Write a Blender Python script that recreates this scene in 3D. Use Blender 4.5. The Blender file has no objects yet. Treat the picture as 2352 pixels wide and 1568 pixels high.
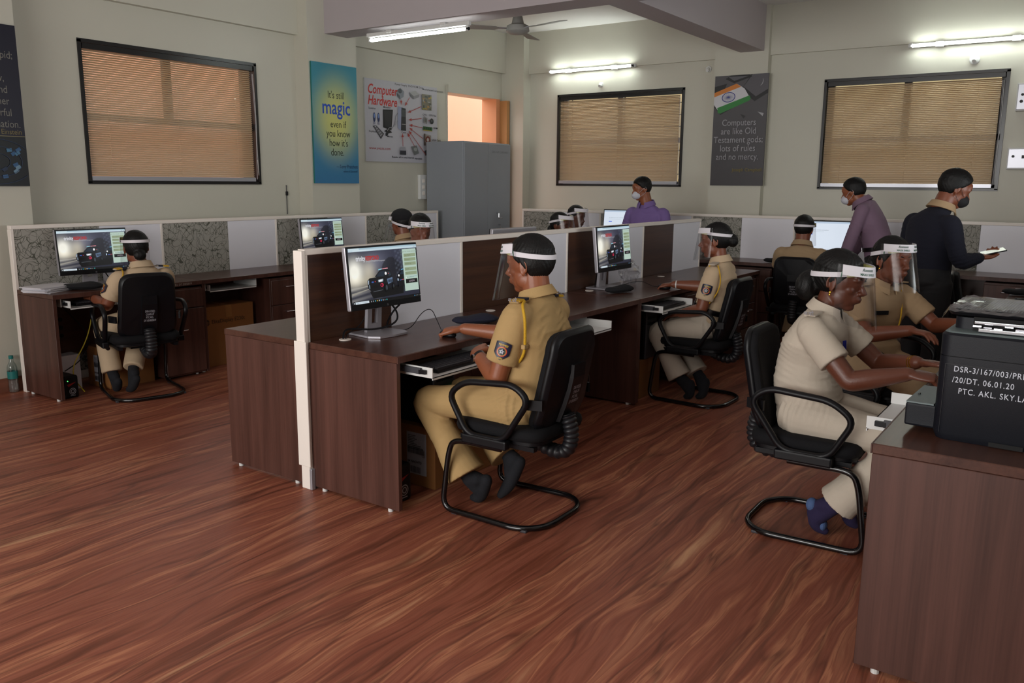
import bpy, bmesh, math, random
import numpy as np
from mathutils import Vector, Matrix, Euler

random.seed(7); RNG = np.random.RandomState(7)
C = bpy.context.scene.collection
SC = bpy.context.scene
PI = math.pi

# ------------------------------------------------------------------ camera, world, light, exposure
cam_d = bpy.data.cameras.new('camera'); cam = bpy.data.objects.new('camera', cam_d); C.objects.link(cam)
cam_d.sensor_width = 36; cam_d.lens = 36*1930/2352; cam_d.clip_start = .05
_y, _p, _r = math.radians(-34.89), math.radians(10.73), math.radians(.43)
_f = Vector((math.sin(_y)*math.cos(_p), math.cos(_y)*math.cos(_p), -math.sin(_p)))
_rt = Vector((math.cos(_y), -math.sin(_y), 0)); _up = _rt.cross(_f)
_rx = _rt*math.cos(_r)+_up*math.sin(_r); _ux = _up*math.cos(_r)-_rt*math.sin(_r)
_m = Matrix((_rx, _ux, -_f)).transposed().to_4x4(); _m.translation = (0, 0, 1.524)
cam.matrix_world = _m
SC.camera = cam

w = bpy.data.worlds.new('world'); SC.world = w; w.use_nodes = True
bg = w.node_tree.nodes['Background']; bg.inputs[0].default_value = (.95, .97, 1, 1); bg.inputs[1].default_value = 3.4

def area(name, loc, rot, sx, sy, power, col):
    d = bpy.data.lights.new(name, 'AREA'); d.shape = 'RECTANGLE'; d.size = sx; d.size_y = sy; d.energy = power; d.color = col
    o = bpy.data.objects.new(name, d); o.location = loc; o.rotation_euler = rot; C.objects.link(o); return o
# unseen area lights, added to stand in for daylight from behind and the right
area('rear_fill', (-2.4, -2.7, 1.8), (math.radians(90), 0, 0), 4.5, 1.8, 138, (1, .985, .96)).data.spread = math.radians(125)
area('side_fill', (2.6, 4.3, 1.3), (math.radians(90), 0, math.radians(90)), 3.6, 1.5, 47, (.93, .985, 1)).data.spread = math.radians(105)
TUBE_E = 28.0
SC.view_settings.view_transform = 'Standard'
try: SC.view_settings.look = 'None'
except Exception: pass
SC.view_settings.gamma = 1; SC.view_settings.use_curve_mapping = False
SC.view_settings.exposure = 0.0

# ------------------------------------------------------------------ materials
def s2l(c):
    return tuple((x/12.92 if x <= .04045 else ((x+.055)/1.055)**2.4) for x in c)
def hexc(h):
    h = h.lstrip('#'); return s2l(tuple(int(h[i:i+2], 16)/255 for i in (0, 2, 4)))
def mat(name, col, rough=.6, metal=0, bump=None, var=0, scale=8, spec=.5, emit=None, alpha=None, coat=0):
    m = bpy.data.materials.new(name); m.use_nodes = True; nt = m.node_tree; b = nt.nodes['Principled BSDF']
    if isinstance(col, str): col = hexc(col)
    b.inputs['Base Color'].default_value = (*col, 1); b.inputs['Roughness'].default_value = rough
    b.inputs['Metallic'].default_value = metal; b.inputs['Specular IOR Level'].default_value = spec
    if coat: b.inputs['Coat Weight'].default_value = coat
    if emit: b.inputs['Emission Color'].default_value = (*emit[0], 1); b.inputs['Emission Strength'].default_value = emit[1]
    if alpha is not None: b.inputs['Alpha'].default_value = alpha
    if var or bump:
        tc = nt.nodes.new('ShaderNodeTexCoord'); nz = nt.nodes.new('ShaderNodeTexNoise'); nz.inputs['Scale'].default_value = scale; nz.inputs['Detail'].default_value = 4
        nt.links.new(tc.outputs['Object'], nz.inputs['Vector'])
        if var:
            mx = nt.nodes.new('ShaderNodeMix'); mx.data_type = 'RGBA'
            mx.inputs[6].default_value = (*[x*(1-var) for x in col], 1); mx.inputs[7].default_value = (*[min(1, x*(1+var)) for x in col], 1)
            nt.links.new(nz.outputs['Fac'], mx.inputs[0]); nt.links.new(mx.outputs[2], b.inputs['Base Color'])
        if bump:
            n2 = nt.nodes.new('ShaderNodeTexNoise'); n2.inputs['Scale'].default_value = bump[0]; n2.inputs['Detail'].default_value = 3
            nt.links.new(tc.outputs['Object'], n2.inputs['Vector'])
            bp = nt.nodes.new('ShaderNodeBump'); bp.inputs['Strength'].default_value = bump[1]; bp.inputs['Distance'].default_value = .003
            nt.links.new(n2.outputs['Fac'], bp.inputs['Height']); nt.links.new(bp.outputs[0], b.inputs['Normal'])
    return m
def wood(name, axis, c0, c1, rough=.35, k=1.0, spec=.5):
    m = mat(name, c0, rough, spec=spec); nt = m.node_tree; b = nt.nodes['Principled BSDF']
    c0 = hexc(c0); c1 = hexc(c1)
    tc = nt.nodes.new('ShaderNodeTexCoord'); mp = nt.nodes.new('ShaderNodeMapping')
    s = [14*k, 14*k, 14*k]; s['xyz'.index(axis)] = .55*k; mp.inputs['Scale'].default_value = s
    nz = nt.nodes.new('ShaderNodeTexNoise'); nz.inputs['Scale'].default_value = 1; nz.inputs['Detail'].default_value = 6; nz.inputs['Distortion'].default_value = .5
    s2 = [130*k]*3; s2['xyz'.index(axis)] = 3*k
    mp2 = nt.nodes.new('ShaderNodeMapping'); mp2.inputs['Scale'].default_value = s2
    n2 = nt.nodes.new('ShaderNodeTexNoise'); n2.inputs['Scale'].default_value = 1; n2.inputs['Detail'].default_value = 2
    nt.links.new(tc.outputs['Object'], mp.inputs['Vector']); nt.links.new(mp.outputs[0], nz.inputs['Vector'])
    nt.links.new(tc.outputs['Object'], mp2.inputs['Vector']); nt.links.new(mp2.outputs[0], n2.inputs['Vector'])
    ad = nt.nodes.new('ShaderNodeMath'); ad.operation = 'MULTIPLY_ADD'; ad.inputs[1].default_value = .35; nt.links.new(n2.outputs['Fac'], ad.inputs[0]); nt.links.new(nz.outputs['Fac'], ad.inputs[2])
    cr = nt.nodes.new('ShaderNodeValToRGB'); cr.color_ramp.elements[0].position = .42; cr.color_ramp.elements[0].color = (*c0, 1); cr.color_ramp.elements[1].position = .95; cr.color_ramp.elements[1].color = (*c1, 1)
    nt.links.new(ad.outputs[0], cr.inputs[0]); nt.links.new(cr.outputs[0], b.inputs['Base Color'])
    return m
def floor_mat():
    m = mat('wood_print_vinyl', '7a4030', .42, spec=.35); nt = m.node_tree; b = nt.nodes['Principled BSDF']
    tc = nt.nodes.new('ShaderNodeTexCoord')
    wn = nt.nodes.new('ShaderNodeTexNoise'); wn.inputs['Scale'].default_value = 1; wn.inputs['Detail'].default_value = 2
    mpw = nt.nodes.new('ShaderNodeMapping'); mpw.inputs['Scale'].default_value = (3.2, .9, 1); nt.links.new(tc.outputs['Object'], mpw.inputs[0]); nt.links.new(mpw.outputs[0], wn.inputs['Vector'])
    vs = nt.nodes.new('ShaderNodeVectorMath'); vs.operation = 'MULTIPLY_ADD'; vs.inputs[1].default_value = (.22, .4, 0); nt.links.new(wn.outputs['Color'], vs.inputs[0]); nt.links.new(tc.outputs['Object'], vs.inputs[2])
    mp = nt.nodes.new('ShaderNodeMapping'); mp.inputs['Scale'].default_value = (12, .5, 1); mp.inputs['Rotation'].default_value = (0, 0, math.radians(-3)); nt.links.new(vs.outputs[0], mp.inputs[0])
    n1 = nt.nodes.new('ShaderNodeTexNoise'); n1.inputs['Scale'].default_value = 1; n1.inputs['Detail'].default_value = 5; n1.inputs['Roughness'].default_value = .58; nt.links.new(mp.outputs[0], n1.inputs['Vector'])
    cr = nt.nodes.new('ShaderNodeValToRGB'); e = cr.color_ramp.elements
    e[0].position = .30; e[0].color = (*hexc('5f3224'), 1); e[1].position = .72; e[1].color = (*hexc('c8946f'), 1)
    for p, h in ((.38, '7e4633'), (.44, '965844'), (.49, '864a38'), (.53, '9b5d46'), (.56, 'b47657'), (.585, '90543f'), (.65, 'a4684e')):
        x = e.new(p); x.color = (*hexc(h), 1)
    nt.links.new(n1.outputs['Fac'], cr.inputs[0])
    mp3 = nt.nodes.new('ShaderNodeMapping'); mp3.inputs['Scale'].default_value = (90, 3, 1); nt.links.new(vs.outputs[0], mp3.inputs[0])
    n3 = nt.nodes.new('ShaderNodeTexNoise'); n3.inputs['Scale'].default_value = 1; n3.inputs['Detail'].default_value = 3; nt.links.new(mp3.outputs[0], n3.inputs['Vector'])
    r3 = nt.nodes.new('ShaderNodeMapRange'); r3.inputs[1].default_value = .3; r3.inputs[2].default_value = .7; r3.inputs[3].default_value = .9; r3.inputs[4].default_value = 1.08; nt.links.new(n3.outputs['Fac'], r3.inputs[0])
    # thin dark vein lines where a second warped band crosses zero
    mp4 = nt.nodes.new('ShaderNodeMapping'); mp4.inputs['Scale'].default_value = (7, .5, 1); mp4.inputs['Location'].default_value = (9, 3, 0); nt.links.new(vs.outputs[0], mp4.inputs[0])
    n4 = nt.nodes.new('ShaderNodeTexNoise'); n4.inputs['Scale'].default_value = 1; n4.inputs['Detail'].default_value = 2.5; nt.links.new(mp4.outputs[0], n4.inputs['Vector'])
    sb = nt.nodes.new('ShaderNodeMath'); sb.operation = 'SUBTRACT'; sb.inputs[1].default_value = .5; nt.links.new(n4.outputs['Fac'], sb.inputs[0])
    ab = nt.nodes.new('ShaderNodeMath'); ab.operation = 'ABSOLUTE'; nt.links.new(sb.outputs[0], ab.inputs[0])
    r4 = nt.nodes.new('ShaderNodeMapRange'); r4.inputs[1].default_value = 0; r4.inputs[2].default_value = .025; r4.inputs[3].default_value = .62; r4.inputs[4].default_value = 1; nt.links.new(ab.outputs[0], r4.inputs[0])
    mu = nt.nodes.new('ShaderNodeMath'); mu.operation = 'MULTIPLY'; nt.links.new(r3.outputs[0], mu.inputs[0]); nt.links.new(r4.outputs[0], mu.inputs[1])
    sc_ = nt.nodes.new('ShaderNodeVectorMath'); sc_.operation = 'SCALE'; nt.links.new(cr.outputs[0], sc_.inputs[0]); nt.links.new(mu.outputs[0], sc_.inputs[3])
    nt.links.new(sc_.outputs[0], b.inputs['Base Color'])
    return m
def attr_mat(name, rough=.5, emit=0):
    m = bpy.data.materials.new(name); m.use_nodes = True; nt = m.node_tree; b = nt.nodes['Principled BSDF']
    a = nt.nodes.new('ShaderNodeAttribute'); a.attribute_name = 'Col'; b.inputs['Roughness'].default_value = rough
    if emit:
        b.inputs['Base Color'].default_value = (.01, .01, .01, 1); nt.links.new(a.outputs['Color'], b.inputs['Emission Color']); b.inputs['Emission Strength'].default_value = emit
    else: nt.links.new(a.outputs['Color'], b.inputs['Base Color'])
    return m
def clear_mat(name, tint, gloss, rough=.05, k=.55):
    m = bpy.data.materials.new(name); m.use_nodes = True; nt = m.node_tree; nt.nodes.clear()
    o = nt.nodes.new('ShaderNodeOutputMaterial'); t = nt.nodes.new('ShaderNodeBsdfTransparent'); t.inputs[0].default_value = (*tint, 1)
    g = nt.nodes.new('ShaderNodeBsdfGlossy'); g.inputs['Roughness'].default_value = rough
    lw = nt.nodes.new('ShaderNodeLayerWeight'); lw.inputs[0].default_value = .35
    mr = nt.nodes.new('ShaderNodeMath'); mr.operation = 'MULTIPLY_ADD'; mr.inputs[1].default_value = k; mr.inputs[2].default_value = gloss; nt.links.new(lw.outputs['Facing'], mr.inputs[0])
    mx = nt.nodes.new('ShaderNodeMixShader'); nt.links.new(mr.outputs[0], mx.inputs[0]); nt.links.new(t.outputs[0], mx.inputs[1]); nt.links.new(g.outputs[0], mx.inputs[2]); nt.links.new(mx.outputs[0], o.inputs[0])
    return m

M = {}
M['wall'] = mat('cream_wall_paint', 'c8c5b7', .45, var=.03, scale=1.5)
M['ceiling'] = mat('white_ceiling_paint', 'e8e5e2', .7)
M['beam'] = mat('pinkish_beam_paint', 'b4abae', .6, var=.03, scale=2)
M['floor'] = floor_mat()
M['walnutZ'] = wood('walnut_laminate_upright', 'z', '3b221b', '603e35', .42)
M['walnutY'] = wood('walnut_laminate_long', 'y', '3a211b', '5e3d31', .28)
M['walnutX'] = wood('walnut_laminate_cross', 'x', '3a211b', '5e3d31', .28)
M['darkY'] = wood('dark_walnut_partition', 'y', '331b12', '55331f', .45)
M['edge'] = wood('walnut_edge_band', 'y', '6a3f30', '8a5844', .4)
M['white_lam'] = mat('white_laminate', 'efeef6', .35)
M['cream_metal'] = mat('cream_powder_coat', 'f2e9e0', .4)
M['grey_alu'] = mat('grey_aluminium', 'b9bac2', .35, metal=.6)
M['white_plastic'] = mat('white_plastic', 'd8d8d6', .4)
M['black_plastic'] = mat('black_plastic', '0d0d11', .42, spec=.3)
M['black_fabric'] = mat('black_chair_fabric', '0a0a0e', .85, spec=.3, bump=(260, .35))
M['black_gloss'] = mat('glossy_black_tube', '0c0c0e', .16, spec=.7)
M['rubber'] = mat('grey_rubber', '3b3b40', .5)
M['bellows'] = mat('black_bellows_rubber', '1a1a1e', .45)
M['black_frame'] = mat('black_window_frame', '1b1919', .3)
M['silver'] = mat('silver_plastic', 'a9a6ad', .35, metal=.35)
M['chrome'] = mat('chrome', 'cfcfd4', .18, metal=1)
M['steel'] = mat('grey_steel_cabinet_paint', '8d9197', .42, var=.03, scale=3)
M['slat'] = mat('cream_blind_slat', 'd6c4a8', .5)
_nt = M['slat'].node_tree; _tr = _nt.nodes.new('ShaderNodeBsdfTranslucent'); _tr.inputs[0].default_value = (*hexc('e0c8a0'), 1); _ms = _nt.nodes.new('ShaderNodeMixShader'); _ms.inputs[0].default_value = .45
_nt.links.new(_nt.nodes['Principled BSDF'].outputs[0], _ms.inputs[1]); _nt.links.new(_tr.outputs[0], _ms.inputs[2]); _nt.links.new(_ms.outputs[0], _nt.nodes['Material Output'].inputs[0])
M['ext'] = mat('exterior_pink_wall', 'e2a688', .8, var=.06, scale=1.2)
M['ext2'] = mat('exterior_beige_wall', 'b3a27c', .8, var=.15, scale=1.0)
M['cardboard'] = mat('brown_cardboard', '8a5a2c', .8, var=.05, scale=6)
M['orangewood'] = mat('orange_door_wood', 'b5824e', .6, var=.1, scale=5)
M['tube'] = mat('lit_fluorescent_tube', 'ffffff', .4, emit=((.91, 1, .95), TUBE_E))
M['print'] = attr_mat('printed_ink', .38)
M['screen'] = attr_mat('lit_screen', .3, .88)
M['paper'] = mat('white_paper', 'd8d6dc', .7)
M['fanpaint'] = mat('fan_paint', '9b9894', .45)
M['yellow_cable'] = mat('yellow_cable', 'b9a524', .5)
M['led'] = mat('green_led', '20ff30', .5, emit=((.1, 1, .15), 3))
M['printer'] = mat('printer_black_plastic', '14161d', .45, spec=.25, bump=(500, .1))
M['printer_top'] = mat('printer_grey_green', '6a7778', .5)
M['plastic_wrap'] = clear_mat('clear_plastic_wrap', (.93, .93, .95), .08, .12)
M['visor'] = clear_mat('clear_visor_plastic', (.88, .87, .88), .018, .14, .30)
M['glass'] = clear_mat('window_glass', (.95, .96, .95), .03, .02)
M['bottle'] = clear_mat('clear_bottle_plastic', (.80, .86, .86), .06, .08)
M['teal'] = mat('teal_bottle_label', '16706c', .5)
M['navy_felt'] = mat('navy_felt', '14162a', .9, bump=(300, .3))
M['black_felt'] = mat('black_felt', '0d0d12', .9, bump=(300, .3))
def skin(name, h):
    m = mat(name, h, .42, var=.08, scale=14, bump=(220, .12)); b = m.node_tree.nodes['Principled BSDF']
    b.inputs['Subsurface Weight'].default_value = .08; b.inputs['Subsurface Radius'].default_value = (.01, .004, .002); return m
M['skin1'] = skin('brown_skin_warm', '8d5236'); M['skin2'] = skin('brown_skin_mid', '7c4630'); M['skin3'] = skin('brown_skin_deep', '5f3424')
M['khaki'] = mat('khaki_cotton', 'ae8f5f', .85, bump=(420, .3), var=.04, scale=10)
M['khakil'] = mat('pale_khaki_cotton', 'c0b4a4', .85, bump=(420, .3), var=.04, scale=10)
M['khakim'] = mat('sand_khaki_cotton', 'c2aa8c', .85, bump=(420, .3), var=.04, scale=10)
M['khakid'] = mat('dull_khaki_cotton', 'a88d6c', .85, bump=(420, .3), var=.04, scale=10)
M['purple'] = mat('purple_cotton', '78609a', .8, bump=(400, .25), var=.05)
M['mauve'] = mat('mauve_cotton', '7c6377', .8, bump=(400, .25), var=.05)
M['navy'] = mat('navy_wool', '0e1020', .95, bump=(200, .5))
M['trouser_black'] = mat('black_trouser_cloth', '131215', .8)
M['hair'] = mat('black_hair', '070606', .55, spec=.35, bump=(240, .5))
M['sock'] = mat('black_sock_knit', '15161c', .9, bump=(300, .4))
M['sock_purple'] = mat('purple_sock_knit', '251c40', .9, bump=(300, .4))
M['sock_blue'] = mat('blue_sock_patch', '49608c', .9, bump=(300, .4))
M['yellow_cord'] = mat('yellow_cord', 'c79a1c', .7, bump=(200, .8))
M['gold'] = mat('gold', 'd8a93a', .25, metal=1)
M['leather'] = mat('black_leather', '0f0e10', .3)
M['mask_white'] = mat('white_mask_cloth', 'c9c9d2', .8)
M['band_white'] = mat('white_elastic_band', 'dcd8de', .6)
M['foam'] = mat('yellow_foam', 'c9c77a', .8)
M['eye'] = mat('eye_white', 'c9c0b8', .3); M['iris'] = mat('dark_iris', '120a07', .2)
M['gap'] = mat('dark_recess', '0a0a0b', .8)

def pinboard_mat():
    m = mat('scribble_pinboard_fabric', '8b8984', .85); nt = m.node_tree; b = nt.nodes['Principled BSDF']
    tc = nt.nodes.new('ShaderNodeTexCoord'); last = None
    for i, (sc, loc, w_) in enumerate(((12, (0, 0, 0), .009), (15, (5.3, 2.1, 7.7), .009), (11, (1.7, 8.1, 3.3), .008), (13, (11.7, 3.1, 5.3), .008), (17, (2.7, 13.1, 9.3), .009))):
        mp = nt.nodes.new('ShaderNodeMapping'); mp.inputs['Location'].default_value = loc; nt.links.new(tc.outputs['Object'], mp.inputs[0])
        n = nt.nodes.new('ShaderNodeTexNoise'); n.inputs['Scale'].default_value = sc; n.inputs['Detail'].default_value = 0; n.inputs['Distortion'].default_value = .25; nt.links.new(mp.outputs[0], n.inputs['Vector'])
        s = nt.nodes.new('ShaderNodeMath'); s.operation = 'SUBTRACT'; s.inputs[1].default_value = .5; nt.links.new(n.outputs['Fac'], s.inputs[0])
        a = nt.nodes.new('ShaderNodeMath'); a.operation = 'ABSOLUTE'; nt.links.new(s.outputs[0], a.inputs[0])
        l = nt.nodes.new('ShaderNodeMath'); l.operation = 'LESS_THAN'; l.inputs[1].default_value = w_; nt.links.new(a.outputs[0], l.inputs[0])
        if last is None: last = l
        else:
            mx = nt.nodes.new('ShaderNodeMath'); mx.operation = 'MAXIMUM'; nt.links.new(last.outputs[0], mx.inputs[0]); nt.links.new(l.outputs[0], mx.inputs[1]); last = mx
    mx = nt.nodes.new('ShaderNodeMix'); mx.data_type = 'RGBA'; mx.inputs[6].default_value = (*hexc('a29f97'), 1); mx.inputs[7].default_value = (*hexc('55574c'), 1)
    nt.links.new(last.outputs[0], mx.inputs[0]); nt.links.new(mx.outputs[2], b.inputs['Base Color']); return m
M['pinboard'] = pinboard_mat()

# ------------------------------------------------------------------ mesh helpers
class MB:
    def __init__(s): s.v = []; s.f = []
    def add(s, v, f):
        o = len(s.v); s.v.extend([tuple(map(float, p)) for p in v]); s.f.extend([tuple(i+o for i in q) for q in f]); return s
    def box(s, x0, x1, y0, y1, z0, z1):
        return s.add([(x0,y0,z0),(x1,y0,z0),(x1,y1,z0),(x0,y1,z0),(x0,y0,z1),(x1,y0,z1),(x1,y1,z1),(x0,y1,z1)],
                     [(0,3,2,1),(4,5,6,7),(0,1,5,4),(1,2,6,5),(2,3,7,6),(3,0,4,7)])
    def obox(s, c, sz, R=None):
        h = np.array(sz)/2.; P = np.array([(a,b,d) for d in (-1,1) for a,b in ((-1,-1),(1,-1),(1,1),(-1,1))])*h
        if R is not None: P = P@np.array(R).T
        return s.add(P+np.array(c), [(0,3,2,1),(4,5,6,7),(0,1,5,4),(1,2,6,5),(2,3,7,6),(3,0,4,7)])
    def rbox(s, x0, x1, y0, y1, z0, z1, r=.01, seg=2):
        bm = bmesh.new(); bmesh.ops.create_cube(bm, size=1)
        for v in bm.verts: v.co = Vector(((x0+x1)/2+v.co.x*(x1-x0), (y0+y1)/2+v.co.y*(y1-y0), (z0+z1)/2+v.co.z*(z1-z0)))
        bmesh.ops.bevel(bm, geom=bm.edges[:], offset=r, segments=seg, affect='EDGES', profile=.5)
        bm.verts.index_update(); s.add([v.co[:] for v in bm.verts], [[v.index for v in f.verts] for f in bm.faces]); bm.free(); return s
    def loft(s, rings, cap=True):
        n = len(rings[0]); V = [p for r in rings for p in r]; F = []
        for i in range(len(rings)-1):
            for j in range(n):
                k = (j+1) % n; F.append((i*n+j, i*n+k, (i+1)*n+k, (i+1)*n+j))
        if cap: F.append(tuple(range(n))[::-1]); F.append(tuple((len(rings)-1)*n+j for j in range(n)))
        return s.add(V, F)
    def tube(s, pts, r, seg=8, closed=False, flat=1.0, up=None, cap=True, round_=False):
        P = np.array(pts, float); n = len(P)
        r = np.full(n, r, float) if np.isscalar(r) else np.array(r, float)
        T = np.zeros_like(P)
        for i in range(n):
            if closed: t = P[(i+1) % n]-P[i-1]
            else: t = P[min(i+1, n-1)]-P[max(i-1, 0)]
            T[i] = t/(np.linalg.norm(t)+1e-12)
        if up is None:
            up = np.array((0, 0, 1.)) if abs(T[0][2]) < .9 else np.array((1., 0, 0))
            U = np.cross(np.cross(T[0], up), T[0]); U /= np.linalg.norm(U); fixed = False
        else: up = np.array(up, float); fixed = True; U = up
        rings = []
        for i in range(n):
            if fixed: U = np.cross(np.cross(T[i], up), T[i])
            else: U = U-T[i]*np.dot(U, T[i])
            U = U/(np.linalg.norm(U)+1e-12); W = np.cross(T[i], U)
            rings.append([P[i]+r[i]*(W*math.cos(a)+U*flat*math.sin(a)) for a in np.arange(seg)*2*PI/seg])
            if i == 0: U0 = U.copy(); W0 = W.copy()
        if round_ and not closed:
            def capr(c, t, ring, rr, sgn):
                out = []
                for q in (.5, .85):
                    cc = c+sgn*t*rr*math.sin(q*PI/2)*.95; k = math.cos(q*PI/2)
                    out.append([cc+(p-c)*k for p in ring])
                return out
            rings = capr(P[0], T[0], rings[0], r[0], -1)[::-1]+rings+capr(P[-1], T[-1], rings[-1], r[-1], 1)
        if closed:
            V = [p for q in rings for p in q]; F = []
            for i in range(n):
                for j in range(seg):
                    k = (j+1) % seg; a = i*seg; b = ((i+1) % n)*seg; F.append((a+j, b+j, b+k, a+k))
            return s.add(V, [f[::-1] for f in F])
        return s.loft(rings, cap)
    def cyl(s, a, b, r, seg=16, r2=None):
        return s.tube([a, b], [r, r if r2 is None else r2], seg)
    def ell(s, c, r, R=None, nu=16, nv=10, fn=None):
        V = []; 
        for i in range(1, nv):
            t = PI*i/nv
            for j in range(nu):
                a = 2*PI*j/nu; V.append((math.sin(t)*math.cos(a), math.sin(t)*math.sin(a), math.cos(t)))
        V.append((0, 0, 1)); V.append((0, 0, -1)); V = np.array(V)
        if fn is not None: V = V*np.array([fn(p) for p in V])[:, None]
        V = V*np.array(r)
        if R is not None: V = V@np.array(R).T
        V = V+np.array(c); F = []
        for i in range(nv-2):
            for j in range(nu): k = (j+1) % nu; F.append((i*nu+j, (i+1)*nu+j, (i+1)*nu+k, i*nu+k))
        N = (nv-1)*nu
        for j in range(nu): k = (j+1) % nu; F.append((N, j, k)); F.append((N+1, (nv-2)*nu+k, (nv-2)*nu+j))
        return s.add(V, F)
    def prism(s, pts2, t0, t1, fn):
        n = len(pts2); V = [fn(u, v, t0) for u, v in pts2]+[fn(u, v, t1) for u, v in pts2]
        F = [tuple(range(n))[::-1], tuple(range(n, 2*n))]+[(j, (j+1) % n, n+(j+1) % n, n+j) for j in range(n)]
        return s.add(V, F)
    def xf(s, Mx):
        Mx = np.array(Mx); V = np.array(s.v); s.v = [tuple(p) for p in (V@Mx[:3, :3].T+Mx[:3, 3])]; return s
    def mesh(s, name, smooth=False):
        me = bpy.data.meshes.new(name); me.from_pydata(s.v, [], s.f); me.update()
        bm = bmesh.new(); bm.from_mesh(me); bmesh.ops.recalc_face_normals(bm, faces=bm.faces); bm.to_mesh(me); bm.free()
        if smooth: shade(me, smooth)
        return me
def shade(me, ang=True):
    me.polygons.foreach_set('use_smooth', [True]*len(me.polygons))
    if ang is not True: me.set_sharp_from_angle(angle=math.radians(ang))
    else: me.set_sharp_from_angle(angle=math.radians(50))
def put(name, me, m, parent=None, label=None, kind=None):
    if isinstance(me, MB): me = me.mesh(name)
    o = bpy.data.objects.new(name, me); C.objects.link(o)
    if m is not None and not me.materials: me.materials.append(M[m] if isinstance(m, str) else m)
    if parent is not None: o.parent = parent
    if label: o['label'] = label
    if kind: o['kind'] = kind
    return o
def thing(name, label, cat, loc=(0, 0, 0), rz=0, group=None):
    o = bpy.data.objects.new(name, None); C.objects.link(o); o.location = loc; o.rotation_euler = (0, 0, rz)
    o.empty_display_size = .1; o['label'] = label; o['category'] = cat
    if group: o['group'] = group
    return o
def tag(o, label, cat, group=None):
    o['label'] = label; o['category'] = cat
    if group: o['group'] = group
    return o
def struct(name, mb, m, parent=None, smooth=False):
    o = put(name, mb.mesh(name, smooth), m, parent)
    o['kind'] = 'structure'
    return o
def dup(root, loc, rz, label, group=None):
    r = root.copy(); C.objects.link(r); r.location = loc; r.rotation_euler = (0, 0, rz); r['label'] = label
    if group: r['group'] = group
    for ch in list(root.children):
        c = ch.copy(); C.objects.link(c); c.parent = r
        for g in ch.children:
            d = g.copy(); C.objects.link(d); d.parent = c
    return r
def B(x0, x1, y0, y1, z0, z1): return MB().box(x0, x1, y0, y1, z0, z1)
def RB(x0, x1, y0, y1, z0, z1, r=.004, seg=2): return MB().rbox(x0, x1, y0, y1, z0, z1, r, seg)
def smoothpath(P, it=2, closed=False):
    P = [np.array(p, float) for p in P]
    for _ in range(it):
        Q = []
        n = len(P)
        if not closed: Q.append(P[0])
        for i in range(n if closed else n-1):
            a, b = P[i], P[(i+1) % n]; Q += [a*.75+b*.25, a*.25+b*.75]
        if not closed: Q.append(P[-1])
        P = Q
    return P
def filletpath(P, r, n=5, closed=False):
    P = [np.array(p, float) for p in P]; out = []; N = len(P)
    for i in range(N):
        if not closed and i in (0, N-1): out.append(P[i]); continue
        a, b, c = P[i-1], P[i], P[(i+1) % N]
        d1 = min(r, np.linalg.norm(a-b)*.48); d2 = min(r, np.linalg.norm(c-b)*.48)
        p = b+(a-b)/np.linalg.norm(a-b)*d1; q = b+(c-b)/np.linalg.norm(c-b)*d2
        for k in range(n+1):
            t = k/n; out.append((1-t)**2*p+2*t*(1-t)*b+t*t*q)
    return out

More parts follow.
